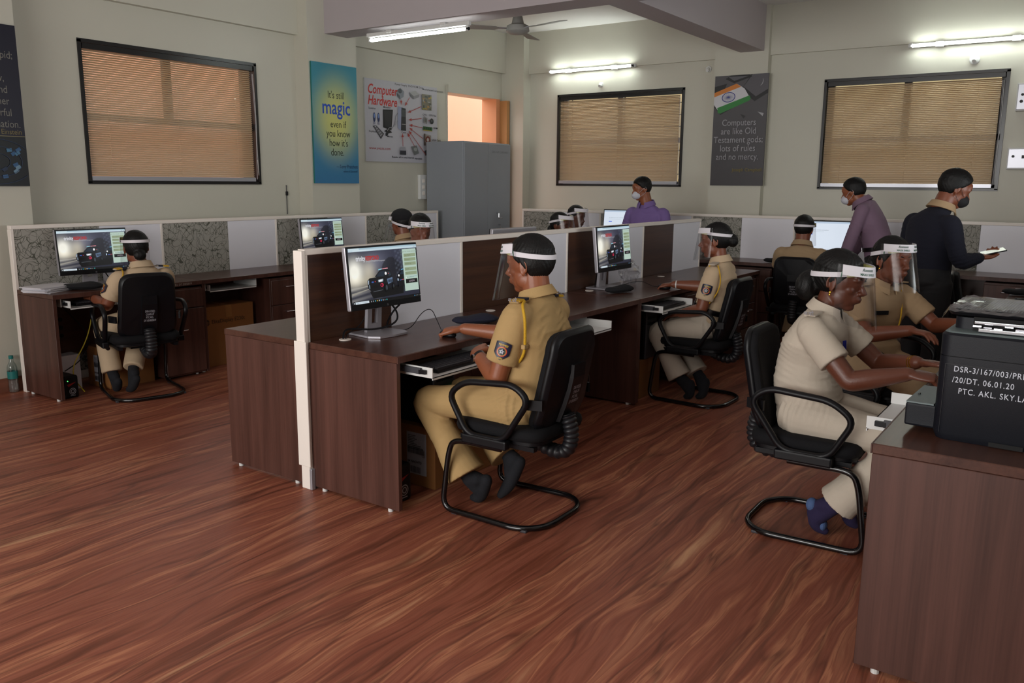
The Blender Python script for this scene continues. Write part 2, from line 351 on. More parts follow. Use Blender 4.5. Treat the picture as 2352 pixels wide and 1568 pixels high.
# text outlines -> flat polygons, with the built-in font only
_tc = {}
def text_poly(s, size=1, align='LEFT', shear=0, bold=0, spacing=1):
    key = (s, shear, bold, align, spacing)
    if key not in _tc:
        cu = bpy.data.curves.new('t', 'FONT'); cu.body = s; cu.size = 1; cu.align_x = align; cu.shear = shear; cu.offset = bold; cu.space_character = spacing
        cu.resolution_u = 3; cu.fill_mode = 'FRONT'
        o = bpy.data.objects.new('t', cu); C.objects.link(o)
        dg = bpy.context.evaluated_depsgraph_get(); me = bpy.data.meshes.new_from_object(o.evaluated_get(dg))
        V = [tuple(v.co[:2]) for v in me.vertices]; F = [tuple(p.vertices) for p in me.polygons]
        bpy.data.objects.remove(o); bpy.data.curves.remove(cu); bpy.data.meshes.remove(me); _tc[key] = (V, F)
    V, F = _tc[key]; return [(x*size, y*size) for x, y in V], F
class Decal:
    """flat print: coloured 2-D shapes in metres, later shapes lie .15 mm above earlier ones"""
    def __init__(s, fn, step=.0002): s.fn = fn; s.v = []; s.f = []; s.c = []; s.k = 1; s.step = step
    def _add(s, V, F, cols):
        o = len(s.v); s.v += [s.fn(u, v, s.k*s.step) for u, v in V]; s.f += [tuple(i+o for i in q) for q in F]; s.c += cols; s.k += 1
    def poly(s, pts, col): s._add(pts, [tuple(range(len(pts)))], [hexc(col) if isinstance(col, str) else col]*len(pts)); return s
    def rect(s, x0, y0, x1, y1, col, ang=0, c=None):
        P = [(x0, y0), (x1, y0), (x1, y1), (x0, y1)]
        if ang:
            cx, cy = c or ((x0+x1)/2, (y0+y1)/2); ca, sa = math.cos(ang), math.sin(ang); P = [(cx+(x-cx)*ca-(y-cy)*sa, cy+(x-cx)*sa+(y-cy)*ca) for x, y in P]
        return s.poly(P, col)
    def ellipse(s, cx, cy, rx, ry, col, n=24, ang=0):
        ca, sa = math.cos(ang), math.sin(ang)
        return s.poly([(cx+rx*math.cos(t)*ca-ry*math.sin(t)*sa, cy+rx*math.cos(t)*sa+ry*math.sin(t)*ca) for t in np.arange(n)*2*PI/n], col)
    def line(s, a, b, w_, col):
        d = np.array(b, float)-np.array(a, float); L = np.linalg.norm(d)+1e-9; n = np.array((-d[1], d[0]))/L*w_/2; a = np.array(a); b = np.array(b)
        return s.poly([tuple(a-n), tuple(b-n), tuple(b+n), tuple(a+n)], col)
    def polyline(s, P, w_, col):
        k = s.k
        for a, b in zip(P, P[1:]): s.line(a, b, w_, col); s.k = k
        s.k = k+1; return s
    def arrow(s, a, b, w_, col):
        s.line(a, b, w_, col); d = np.array(b, float)-np.array(a, float); d /= np.linalg.norm(d); n = np.array((-d[1], d[0])); b = np.array(b)
        return s.poly([tuple(b), tuple(b-d*w_*6-n*w_*2.5), tuple(b-d*w_*6+n*w_*2.5)], col)
    def text(s, t, x, y, size, col, align='LEFT', shear=0, bold=0, sx=1, ang=0, spacing=1):
        V, F = text_poly(t, size, align, shear, bold, spacing); ca, sa = math.cos(ang), math.sin(ang)
        V = [(x+p*sx*ca-q*sa, y+p*sx*sa+q*ca) for p, q in V]
        s._add(V, F, [hexc(col) if isinstance(col, str) else col]*len(V)); return s
    def grid(s, x0, y0, x1, y1, nx, ny, cf):
        V = []; cols = []; F = []
        for j in range(ny+1):
            for i in range(nx+1):
                u, v = i/nx, j/ny; V.append((x0+(x1-x0)*u, y0+(y1-y0)*v)); cols.append(cf(u, v))
        for j in range(ny):
            for i in range(nx): a = j*(nx+1)+i; F.append((a, a+1, a+nx+2, a+nx+1))
        s._add(V, F, cols); return s
    def mesh(s, name):
        me = bpy.data.meshes.new(name); me.from_pydata(s.v, [], s.f); me.update()
        a = me.color_attributes.new('Col', 'FLOAT_COLOR', 'POINT'); a.data.foreach_set('color', np.array([(*c, 1) for c in s.c], 'f').ravel()); return me
def plane(P, U, V):
    P = np.array(P, float); U = np.array(U, float); V = np.array(V, float); N = np.cross(U, V)
    return lambda u, v, t: tuple(P+U*u+V*v+N*t)

# ================================================================== ROOM
XL, YB, ZC = -6.6, 9.35, 3.39      # left wall, back wall, ceiling
XR, YN = 2.9, -3.0
struct('floor', B(XL-.3, XR+.3, YN-.3, YB+.3, -.1, 0), 'floor')
struct('ceiling', B(XL-.3, XR+.3, YN-.3, YB+.3, ZC, ZC+.1), 'ceiling')
# left wall with one window and the doorway behind the cupboard
W1 = (3.62, 5.27, 1.495, 2.575); DOOR = (8.06, 9.05, 0, 2.66)
wl = MB()
wl.box(XL-.2, XL, YN, W1[0], 0, ZC).box(XL-.2, XL, W1[0], W1[1], 0, W1[2]).box(XL-.2, XL, W1[0], W1[1], W1[3], ZC)
wl.box(XL-.2, XL, W1[1], DOOR[0], 0, ZC).box(XL-.2, XL, DOOR[0], DOOR[1], DOOR[3], ZC).box(XL-.2, XL, DOOR[1], YB, 0, ZC)
struct('wall_left', wl, 'wall')
W2 = (-5.83, -4.13, 1.495, 2.60); W3 = (-2.55, -.885, 1.485, 2.59)
wb = MB().box(XL-.2, W2[0], YB, YB+.2, 0, ZC)
for Wn in (W2, W3): wb.box(Wn[0], Wn[1], YB, YB+.2, 0, Wn[2]).box(Wn[0], Wn[1], YB, YB+.2, Wn[3], ZC)
wb.box(W2[1], W3[0], YB, YB+.2, 0, ZC).box(W3[1], XR, YB, YB+.2, 0, ZC)
struct('wall_back', wb, 'wall')
struct('wall_right', B(XR, XR+.2, YN, YB, 0, ZC), 'wall')
struct('wall_near', B(XL, XR, YN-.2, YN, 0, ZC), 'wall')
# columns and wall beams (trims of the shell)
struct('trim_1', B(XL, -6.41, 5.75, 6.39, 0, ZC), 'wall')              # left column
struct('trim_2', B(XL, -6.41, YN, 3.07, 0, ZC), 'wall')               # near left column
struct('trim_3', B(XL, -6.26, 9.19, YB, 0, ZC), 'wall')               # corner column
struct('trim_4', B(-3.74, -3.14, 9.25, YB, 0, ZC), 'wall')             # back column
struct('trim_5', B(XL, -6.54, 3.07, 5.75, 2.895, ZC), 'wall')          # wall beam left, near bay
struct('trim_6', B(XL, -6.54, 6.39, 9.19, 2.895, ZC), 'wall')
struct('trim_7', B(-6.26, -3.74, 9.31, YB, 2.885, ZC), 'wall')
struct('trim_8', B(-3.14, XR, 9.31, YB, 2.885, ZC), 'wall')
struct('trim_9', B(-6.41, XR, 5.97, 6.27, 2.925, ZC), 'beam')           # beam across the room
struct('trim_10', B(-3.45, -3.19, 6.27, 9.31, 2.925, ZC), 'beam')       # beam to the back wall
struct('trim_11', B(-3.45, -3.19, YN, 5.97, 2.925, ZC), 'beam')
struct('baseboard_left', B(XL, -6.395, YN, 3.085, 0, .10), 'edge')
struct('baseboard_back', B(-6.2, XR, YB-.012, YB-.001, 0, .10), 'edge')
# outside: neighbouring building and ground, lit by the open sky
struct('trim_12', B(-9.4, -9.2, -1, 7.1, -3, 3.1), 'ext')
struct('trim_13', B(-8.9, -8.7, 7.6, 16, -3, 3.3), 'ext')
struct('trim_14', B(-8.0, 3, 12.0, 12.2, -3, 3.2), 'ext2')
struct('ground_outside', B(-14, 6, -6, 18, -3.2, -3.0), 'ext2')

# windows: dark frame, sliding aluminium sashes, then a venetian blind in front of each
def window(n, P, U, wd, z0, z1, split, tz, bars=False):
    """P corner (at z0) on the room face, U unit vector along the wall to the viewer's right; N into the room"""
    U = np.array(U, float); Nn = np.array((U[1], -U[0], 0.)); h = z1-z0
    def X(mb_list):
        mb = MB()
        for (a0, a1, d0, d1, c0, c1) in mb_list:
            vs = [tuple(np.array(P)+U*a+Nn*d+np.array((0, 0, c))) for c in (c0, c1) for a, d in ((a0, d0), (a1, d0), (a1, d1), (a0, d1))]
            mb.add(vs, [(0,3,2,1),(4,5,6,7),(0,1,5,4),(1,2,6,5),(2,3,7,6),(3,0,4,7)])
        return mb
    t = .018
    fr = struct('window_%d' % n, X([(-.01, wd+.01, -.2, .012, h-t, h+.01), (-.01, wd+.01, -.2, .012, -.01, t*.6), (-.01, t, -.2, .012, 0, h), (wd-t, wd+.01, -.2, .012, 0, h)]), 'black_frame')
    put('sash', X([(t, wd-t, -.15, -.11, tz-.03, tz+.03), (split-.035, split+.035, -.15, -.11, tz, h-t), (t, t+.05, -.15, -.11, t, h-t), (wd-t-.05, wd-t, -.15, -.11, t, h-t), (t, wd-t, -.15, -.11, t*.6, t+.03)]), 'grey_alu' if bars else 'black_frame', fr)
    put('pane', X([(t, split, -.134, -.13, tz, h-t)]), 'glass', fr); put('pane', X([(split, wd-t, -.134, -.13, tz, h-t)]), 'glass', fr)
    put('pane', X([(t, wd-t, -.134, -.13, t, tz)]), 'glass', fr)
    g = MB() 
    if bars:
        for k in range(1, 8):
            z = h*k/8; a = np.array(P)-Nn*.17+np.array((0, 0, z)); g.cyl(a+U*t, a+U*(wd-t), .006, 6)
        for a_ in (.1, wd*.5, wd-.1): a = np.array(P)-Nn*.175+U*a_; g.cyl(a, a+np.array((0, 0, h)), .006, 6)
        put('grille', g, 'black_frame', fr)
    # blind
    names = {1: 'cream venetian blind glowing orange on the left wall', 2: 'cream venetian blind on the back wall behind the standing man in purple', 3: 'cream venetian blind on the back wall above the man in the navy sweater'}
    bl = thing('venetian_blind', names[n], 'blind', tuple(np.array(P)+np.array((0, 0, 0))), math.atan2(U[1], U[0]), 'venetian blinds')
    # local: x along, -y into the room
    put('head_rail', B(t+.01, wd-t-.01, -.004, .035, h-.062, h-t-.002), 'black_frame', bl)
    put('bottom_rail', B(t+.005, wd-t-.03, -.006, .03, t, t+.035), 'grey_alu', bl)
    pitch = .0175; k0 = int((h-.064-t-.045)/pitch)+1
    a = math.radians(42); c = .0125
    sl = MB(); L0, L1 = t+.01, wd-t-.035
    prof = [(-c, 0), (0, .0022), (c, 0), (c, .0006), (0, .0030), (-c, .0006)]
    prof = [(p*math.cos(a)-q*math.sin(a), p*math.sin(a)+q*math.cos(a)) for p, q in prof]
    sl.loft([[(L0, y, z) for y, z in prof], [(L1, y, z) for y, z in prof]]); me = sl.mesh('slat'); me.materials.append(M['slat'])
    for k in range(k0):
        o = bpy.data.objects.new('slat', me); C.objects.link(o); o.parent = bl; o.location = (0, .014, t+.045+k*pitch)
    for x in (wd*.12, wd*.5, wd*.86): put('ladder_cord', MB().cyl((x, -.0025, t+.03), (x, -.0025, h-.09), .0011, 5), 'slat', bl)
    put('tilt_wand', MB().tube(smoothpath([(wd-.045, -.012, h-.09), (wd-.03, -.02, h*.5), (wd-.04, -.016, t+.02)], 2), .0025, 6), 'silver', bl)
    put('pull_cord', MB().tube(smoothpath([(wd-.035, -.01, h-.09), (wd-.022, -.018, h*.6), (wd-.03, -.02, h*.3), (wd-.015, -.014, t+.0), (wd-.025, -.012, t+.2)], 2), .0018, 5), 'white_plastic', bl)
window(1, (XL, W1[0], W1[2]), (0, 1, 0), W1[1]-W1[0], W1[2], W1[3], .82, .52)
window(2, (W2[0], YB, W2[2]), (1, 0, 0), W2[1]-W2[0], W2[2], W2[3], .82, .53, True)
window(3, (W3[0], YB, W3[2]), (1, 0, 0), W3[1]-W3[0], W3[2], W3[3], .78, .50)

# doorway behind the cupboard
d = struct('door_1', MB().box(XL-.2, XL+.01, DOOR[0]-.005, DOOR[0]+.012, 0, DOOR[3]).box(XL-.2, XL+.03, DOOR[0], DOOR[1]+.05, DOOR[3]-.09, DOOR[3]), 'wall')
put('door_jamb', B(XL-.2, XL+.03, DOOR[1]-.02, DOOR[1]+.06, 0, DOOR[3]-.09), mat('orange_lit_jamb', 'd99468', .6), d)  # orange daylight on the door reveal is put into the jamb colour
put('door_leaf', B(XL+.005, XL+.14, DOOR[1]+.06, DOOR[1]+.12, 0, 2.55), 'orangewood', d)
put('door_handle', MB().tube(filletpath([(XL+.16, 9.04, 1.0), (XL+.17, 9.0, 1.0), (XL+.1, 9.0, 1.0)], .01), .008, 8), 'chrome', d)

# ------------------------------------------------------------------ fluorescent fittings, fan, wall fittings
def tube_light(label, loc, rz, wall=True, L=1.2, em='tube'):
    t = thing('tube_light', label, 'light', loc, rz, 'fluorescent tube lights')
    put('batten', RB(-L/2, L/2, -.02, .02, -.018, .018, .005), 'white_plastic', t)
    yy, zz = (-.047, -.006) if wall else (0, -.044)
    put('tube', MB().cyl((-L/2+.035, yy, zz), (L/2-.035, yy, zz), .0135, 14).mesh('tube', True), em, t)
    for s in (-1, 1): put('lamp_holder', RB(s*(L/2-.03)-.014, s*(L/2-.03)+.014, min(yy, 0)-.012, .018, zz-.016, .018, .004), 'white_plastic', t)
    for x in (-.32, .32): put('clip', RB(x-.035, x+.035, -.03, .02, -.028, .022, .004) if wall else RB(x-.03, x+.03, -.028, .028, .0, .03, .004), 'white_plastic', t)
    put('end_cap', MB().cyl((L/2-.01, yy, zz), (L/2-.035, yy, zz), .0145, 12), 'black_plastic', t)
    return t
tube_light('lit fluorescent tube under the ceiling beam left of the fan', (-5.21, 5.95, 2.850), 0, False)
tube_light('lit fluorescent tube on the back wall above the middle window', (-5.33, YB-.06, 2.885), 0)
tube_light('lit fluorescent tube on the back wall above the right window, running out of view', (-1.17, YB-.06, 2.86), 0)
# more fittings of the same hall, behind and beside the camera
tube_light('lit fluorescent tube overhead to the right of the camera, outside the view', (1.6, 3.2, 2.9), 0, False)
tube_light('lit fluorescent tube overhead just above the camera, outside the view', (-.6, .2, 2.9), 0, False)

f = thing('ceiling_fan', 'grey three-bladed ceiling fan in the far white bay', 'fan', (-4.87, 7.04, 2.98))
put('down_rod', MB().cyl((0, 0, .06), (0, 0, .38), .011, 10), 'fanpaint', f)
put('canopy', MB().tube([(0, 0, .41), (0, 0, .39), (0, 0, .33), (0, 0, .30)], [.055, .055, .035, .016], 20).mesh('c', 40), 'fanpaint', f)
put('motor_housing', MB().tube([(0, 0, .14), (0, 0, .12), (0, 0, .05), (0, 0, .03), (0, 0, -.02), (0, 0, -.045), (0, 0, -.05)], [.03, .045, .06, .105, .115, .075, .01], 24).mesh('h', 40), 'fanpaint', f)
for k, a in enumerate((math.radians(229), math.radians(109), math.radians(-13))):
    R = Matrix.Rotation(a, 4, 'Z') @ Matrix.Rotation(math.radians(9), 4, 'X')
    b = MB().prism([(.22, -.05), (.60, -.072), (.625, -.05), (.63, .045), (.60, .066), (.22, .045), (.18, 0)], -.002, .002, lambda u, v, t: (u, v, t)); b.xf(R)
    o = put('blade', b, 'fanpaint', f); o['label'] = 'grey fan blade'
    put('blade_iron', MB().obox((.15, 0, .004), (.2, .035, .006)).xf(R), 'silver', f)
def round_fitting(label, x, z, r, bulb=False):
    t = thing('ceiling_rose' if not bulb else 'lamp_holder_fitting', label, 'wall fitting', (x, YB, z))
    put('base', MB().tube([(0, 0, 0), (0, -.012, 0), (0, -.016, 0)], [r, r, r*.8], 20), 'white_plastic', t)
    put('socket', MB().tube([(0, -.01, 0), (0, -.03, -.012), (0, -.05, -.02)], [.022, .022, .017], 14), 'white_plastic', t)
    return t
round_fitting('small round white wall rose right of the middle window', -3.845, 2.79, .035)
round_fitting('small bulb holder under the tube above the middle window', -5.22, 2.70, .03, True)
round_fitting('white bulb holder under the tube above the right window', -1.185, 2.70, .045, True)
for i, (z, hh, lb) in enumerate(((2.33, .25, 'upper grey electrical box at the right edge of the back wall'), (1.775, .20, 'lower grey electrical box with a meter slot at the right edge of the back wall'))):
    x0 = -.80-.02*i
    t = thing('electrical_box', lb, 'electrical box', (x0, YB, z))
    put('housing', RB(0, .32, -.09, 0, -hh/2, hh/2, .006), 'white_plastic', t)
    put('cover', RB(.01, .31, -.096, -.088, -hh/2+.012, hh/2-.012, .003), 'grey_alu', t)
    put('lock', MB().cyl((.05, -.094, .02), (.05, -.106, .02), .012, 12), 'black_plastic', t)
    put('indicator', B(.12, .28, -.099, -.095, -.0, .03) if i else MB().cyl((.045, -.094, -.04), (.045, -.104, -.04), .014, 12), 'black_plastic', t)
t = thing('switch_board', 'narrow white switch board on the left wall beside the steel cupboard', 'switch board', (XL, 7.58, 1.46))
put('plate', RB(0, .04, -.06, .06, -.14, .14, .006), 'white_plastic', t)
for z in (-.07, 0, .07): put('switch', RB(.04, .046, -.02, .02, z-.02, z+.02, .003), 'cream_metal', t)
t = thing('wire_drop', 'thin grey wire with a small black joint hanging beside the left column', 'wire', (XL, 5.58, 0))
put('wire', MB().cyl((.006, 0, 1.2), (.006, 0, 1.48), .004, 6), 'rubber', t); put('joint', RB(0, .02, -.01, .01, 1.38, 1.42, .004), 'black_plastic', t)

# ------------------------------------------------------------------ posters
def poster(name, label, P, U, V, W_, H_, bgm, th=.018):
    P = np.array(P, float); U = np.array(U, float); V = np.array(V, float); N = np.cross(U, V)
    t = thing(name, label, 'poster', tuple(P)); P0 = np.zeros(3)
    mb = MB(); vs = [tuple(P0+U*a+V*b-N*c) for c in (th, 0) for a, b in ((0, 0), (W_, 0), (W_, H_), (0, H_))]
    mb.add(vs, [(0,1,2,3),(7,6,5,4),(0,4,5,1),(1,5,6,2),(2,6,7,3),(3,7,4,0)]); put('board', mb, bgm, t)
    return t, Decal(plane(P0, U, V))
# teal quotation
pw, ph = .60, 1.15
t, D = poster('quote_poster', 'teal and yellow quote poster hanging on the left column', (-6.388, 5.765, 1.50), (0, 1, 0), (0, 0, 1), pw, ph, 'teal')
ca, cb, cc, cd = [np.array(hexc(h)) for h in ('c8c878', '8fb48a', '3f8a9c', '2f68a6')]
def tg(u, v):
    r = math.hypot((u-.52)/.62, (v-.55)/.42); base = cc*(min(1, .35+v*.9))+cd*(1-min(1, .35+v*.9))
    k = max(0, min(1, 1.15-r)); k = k*k*(3-2*k); c = base*(1-k)+ca*k; return tuple(c)
D.grid(0, 0, pw, ph, 16, 28, tg)
for s, y, sz, x in (("It's still", .825, .098, .31), ('even if', .546, .098, .33), ('you know', .456, .098, .33), ("how it's", .365, .098, .33), ('done.', .273, .098, .31)):
    D.text(s, x, y, sz, '20281e', 'CENTER', sx=.82)
D.text('magic', .31, .675, .195, '2a50b8', 'CENTER', bold=.012, sx=.86)
D.text('\u2014Terry Pratchett', .585, .15, .05, '1c2c50', 'RIGHT', sx=.8); D.text('-author of "Discworld"', .585, .11, .028, '1c2c50', 'RIGHT', sx=.8)
put('printed_picture', D.mesh('p'), 'print', t)
# computer hardware chart
pw, ph = 1.19, 1.04
t, D = poster('hardware_chart', 'white computer hardware chart with red title on the left wall', (XL+.02, 6.67, 1.735), (0, 1, 0), (0, 0, 1), pw, ph*.832, 'white_plastic')
D.fn = (lambda f0: (lambda u, v, k: f0(u, v*.832, k)))(D.fn)
D.rect(0, 0, pw, ph, 'bdbcc4')
D.text('Computer', .04, .86, .165, 'c02a24', shear=.25, bold=.02, sx=.66); D.text('Hardware', .04, .72, .165, 'c02a24', shear=.25, bold=.02, sx=.68)
D.text('www.svtcts.com', .05, .155, .05, 'a03030', bold=.01)
for s, x, y in (('Power Supply', .47, 1.0), ('DVD ROM Drive', .69, 1.0), ('Motherboard component', .93, .985), ('Monitor', .28, .69), ('Speaker', .05, .66), ('Keyboard', .05, .37), ('Mouse', .33, .32), ('Case', .565, .385), ('CPU', .93, .645), ('CPU Fan', 1.04, .645), ('RAM', 1.12, .475), ('VGA Card', 1.09, .31), ('Reader all in one Internal', .40, .055), ('Harddisk', .78, .045)):
    D.text(s, x, y, .036, '202028', bold=.006)
D.poly([(.27, .44), (.40, .41), (.43, .68), (.27, .67)], '17171b'); D.poly([(.29, .46), (.39, .44), (.41, .66), (.29, .65)], '2a2a30'); D.poly([(.28, .395), (.36, .37), (.41, .385), (.35, .43), (.33, .42)], '1c1c20')
for x in (.135, .20): D.ellipse(x, .56, .018, .06, '24305a'); D.ellipse(x, .58, .012, .03, '6b86c0'); D.rect(x-.014, .47, x+.014, .5, '8c8ca0')
D.poly([(.11, .45), (.16, .46), (.28, .36), (.23, .29)], '3a3a40'); D.poly([(.125, .445), (.155, .45), (.262, .36), (.228, .31)], '6a6a70')
for k in range(5): D.line((.135+.02*k, .44-.028*k), (.16+.022*k, .45-.024*k), .006, 'b8b8c0')
D.ellipse(.325, .365, .02, .035, '26262c', ang=-.5); D.polyline([(.33, .4), (.36, .44), (.42, .45), (.47, .50), (.5, .55)], .007, 'a8a8b0'); D.polyline([(.40, .43), (.45, .5), (.47, .6), (.52, .66)], .01, '8b8b93')
D.poly([(.50, .45), (.55, .42), (.565, .72), (.51, .735)], '98a0bc'); D.poly([(.55, .42), (.635, .42), (.635, .71), (.565, .72)], '2d3034'); D.rect(.56, .60, .63, .69, '454b4e'); D.rect(.565, .50, .63, .505, 'c0c0c0')
D.poly([(.49, .91), (.55, .97), (.61, .93), (.60, .86), (.54, .82)], '7f8690'); D.ellipse(.545, .93, .03, .03, '3a3e46'); D.poly([(.49, .90), (.54, .87), (.545, .82), (.50, .86)], '4b5058')
D.poly([(.70, .93), (.80, .96), (.87, .92), (.77, .885)], 'a8a8aa'); D.poly([(.70, .93), (.77, .885), (.77, .845), (.71, .885)], '6a6a6e'); D.poly([(.77, .885), (.87, .92), (.86, .88), (.77, .845)], '88888c')
D.rect(.91, .72, 1.08, .93, '7a7662')
random.seed(3)
for k in range(22):
    x = .915+random.random()*.135; y = .725+random.random()*.17; D.rect(x, y, x+.02+random.random()*.02, y+.01+random.random()*.025, random.choice(['5b5a50', 'a59a3a', '9c9c98', '3f4a46', 'b08a50']))
D.poly([(.93, .55), (.99, .53), (1.0, .61), (.94, .635)], '8a8a8a'); D.poly([(.945, .56), (.98, .55), (.985, .60), (.95, .615)], '62625e')
D.ellipse(1.075, .575, .032, .04, '24262a'); D.ellipse(1.075, .58, .015, .018, '505458'); D.rect(1.018, .575, 1.03, .587, 'b03030')
D.poly([(.92, .45), (1.08, .445), (1.08, .495), (.92, .50)], '1f5a2c'); D.poly([(.92, .443), (1.08, .438), (1.08, .447), (.92, .452)], 'b09a30')
for k in range(4): D.rect(.935+k*.034, .46, .955+k*.034, .485, '15301c')
D.poly([(.93, .24), (1.05, .26), (1.06, .38), (.94, .40)], '8c8580'); D.ellipse(1.0, .32, .045, .05, '6a2c26'); D.ellipse(1.0, .32, .02, .025, 'b8b0ac'); D.rect(.93, .24, .955, .40, '4a3a34')
D.rect(.52, .10, .62, .155, '34343a'); D.poly([(.52, .155), (.62, .155), (.605, .205), (.53, .205)], '9a9aa2')
D.poly([(.76, .10), (.84, .13), (.80, .235), (.71, .215)], '6f7270'); D.ellipse(.78, .18, .03, .025, '9c9e9c'); D.poly([(.95, .10), (1.02, .13), (1.0, .2), (.93, .16)], '48484c')
for a, b in (((.55, .82), (.55, .755)), ((.69, .86), (.61, .745)), ((.89, .76), (.66, .66)), ((.89, .60), (.67, .565)), ((.90, .475), (.68, .50)), ((.91, .33), (.68, .46)), ((.95, .12), (.67, .42)), ((.76, .22), (.645, .39)), ((.565, .21), (.56, .38))): D.arrow(a, b, .008, 'a83a34')
put('printed_picture', D.mesh('p'), 'print', t)
# dark blue quotation at the left edge
pw, ph = .60, 1.10
yR = 3.062
t, D = poster('dark_quote_poster', 'dark navy quote poster cut by the left edge of the view', (-6.388, yR-pw, 1.47), (0, 1, 0), (0, 0, 1), pw, ph, 'navy_felt')
D.rect(0, 0, pw, ph, '0e0b22'); D.rect(0, 0, pw, .345, '04070f')
for k, (s, off) in enumerate((('Computers are', .145), ('incredibly fast,', .15), ('accurate and stupid;', .035), ('humans are', .16), ('incredibly slow,', .105), ('inaccurate and', .09), ('brilliant; together', .085), ('they are powerful', .075), ('beyond imagination.', .025))):
    D.text(s, pw-off, 1.03-k*.078, .072, '77746c', 'RIGHT', sx=.82)
D.text('Albert Einstein', pw-.02, .36, .05, '7a6c40', 'RIGHT', sx=.9); D.line((0, .346), (pw, .346), .004, '8a7f58')
random.seed(5)
for k in range(34):
    a = random.random()*2*PI; r = .1+.24*random.random(); x = .38+r*math.cos(a)*1.0; y = .17+r*math.sin(a)*.6
    if not (.02 < x < pw-.03 and .02 < y < .32): continue
    D.rect(x-.018, y-.012, x+.018, y+.012, random.choice(['1f3a66', '2c5580', '6b8aa0', '14233f', '3f6f90']), ang=random.random()*1.5)
for r in (.1, .18, .26): D.polyline([(.38+r*math.cos(a), .17+r*.6*math.sin(a)) for a in np.linspace(0, 2*PI, 30) if .01 < .38+r*math.cos(a) < pw-.01 and .01 < .17+r*.6*math.sin(a) < .34], .003, '1c3156')
put('printed_picture', D.mesh('p'), 'print', t)
# grey quotation with flag key on the back column
pw, ph = .60, 1.185
t, D = poster('grey_quote_poster', 'charcoal quote poster with an Indian flag keyboard key on the back wall', (-3.715, 9.228, 1.505), (1, 0, 0), (0, 0, 1), pw, ph, 'rubber')
D.grid(0, 0, pw, ph, 4, 10, lambda u, v: tuple(np.array(hexc('4a474b'))*(.75+.5*v)))
def clipped(P):
    # clip polygon to the poster rectangle
    def cl(P, ax, lim, sg):
        out = []
        for i in range(len(P)):
            a, b = P[i-1], P[i]; ia = sg*(a[ax]-lim) <= 0; ib = sg*(b[ax]-lim) <= 0
            if ia != ib: t_ = (lim-a[ax])/(b[ax]-a[ax]); out.append((a[0]+(b[0]-a[0])*t_, a[1]+(b[1]-a[1])*t_))
            if ib: out.append(b)
        return out
    for ax, lim, sg in ((0, 0, -1), (0, pw, 1), (1, 0, -1), (1, ph, 1)):
        P = cl(P, ax, lim, sg)
        if len(P) < 3: return None
    return P
def cp(P, c):
    P = clipped(P)
    if P: D.poly(P, c)
cp([(.30, 1.02), (.46, .90), (.72, 1.05), (.7, 1.3), (.42, 1.2)], '17161a'); cp([(.33, 1.06), (.47, .95), (.72, 1.09), (.7, 1.3), (.45, 1.22)], '59565c')
cp([(.12, 1.15), (.22, 1.10), (.42, 1.16), (.3, 1.25)], '17161a'); cp([(.15, 1.17), (.22, 1.125), (.38, 1.17)], '5c5a60')
cp([(-.1, 1.05), (.14, 1.10), (.12, 1.05), (0, 1.0)], '17161a')
cp([(0, .86), (.08, .77), (.40, .93), (.42, .97), (.1, .86)], '17161a')
cp([(-.02, .91), (.06, .80), (.41, .935), (.34, 1.04), (.25, 1.095), (-.02, 1.0)], 'd0cfd4')
cp([(-.02, 1.0), (.25, 1.095), (.30, 1.06), (-.02, .955)], 'd07c2c'); cp([(.04, .845), (.40, .965), (.415, .935), (.40, .91), (.08, .785), (.05, .79)], '2c8038')
D.ellipse(.165, .955, .078, .054, '3a3f86', 28, .12); D.ellipse(.165, .955, .068, .046, 'd0cfd4', 28, .12); D.ellipse(.165, .955, .012, .009, '3a3f86', 12)
for k in range(24): a = k*2*PI/24; D.line((.165, .955), (.165+.068*math.cos(a), .955+.046*math.sin(a)), .0022, '4a4f90')
D.text(')', .52, 1.08, .08, 'a8a8ac', ang=-.3)
D.poly([(.50, .79), (.56, .74), (.57, .77)], 'a8a8ac'); D.poly([(.31, .77), (.35, .72), (.37, .75)], '2a282c')
for k, (s, sz) in enumerate((('Computers', .092), ('are like Old', .092), ('Testament gods;', .092), ('lots of rules', .092), ('and no mercy.', .092))): D.text(s, .30, .65-k*.092, sz*1.06, 'a09ea4', 'CENTER', sx=.86)
D.text('Joseph Campbell', .585, .155, .052, '7d6f2c', 'RIGHT', sx=.95)
put('printed_picture', D.mesh('p'), 'print', t)

# ------------------------------------------------------------------ steel cupboard
t = thing('steel_cupboard', 'tall grey steel cupboard against the left wall below the doorway light', 'cupboard', (-6.53, 7.60, 0))
cw, chh, cdp = .90, 1.975, .56
put('carcass', RB(0, cdp-.02, 0, cw, .04, chh, .006), 'steel', t)
for i, (a, b) in enumerate(((.004, cw/2-.002), (cw/2+.002, cw-.004))): dr = put('cupboard_door', RB(cdp-.02, cdp, a, b, .06, chh-.012, .004), 'steel', t)
put('handle', MB().tube(filletpath([(cdp, .62, 1.16), (cdp+.035, .62, 1.16), (cdp+.035, .62, 1.10), (cdp+.03, .69, 1.10)], .01), .008, 8), 'chrome', dr)
put('key', MB().cyl((cdp, .655, 1.02), (cdp+.03, .655, 1.02), .006, 8).obox((cdp+.03, .655, .985), (.003, .02, .045)), 'chrome', dr)
put('plinth', B(.02, cdp-.03, .02, cw-.02, 0, .05), 'black_plastic', t)
D = Decal(plane((cdp+.0005, .52, 1.86), (0, 1, 0), (0, 0, 1))); D.text('DSR-3/167 CUPBOARD', 0, 0, .032, '5a6064'); put('lettering', D.mesh('p'), 'print', t)

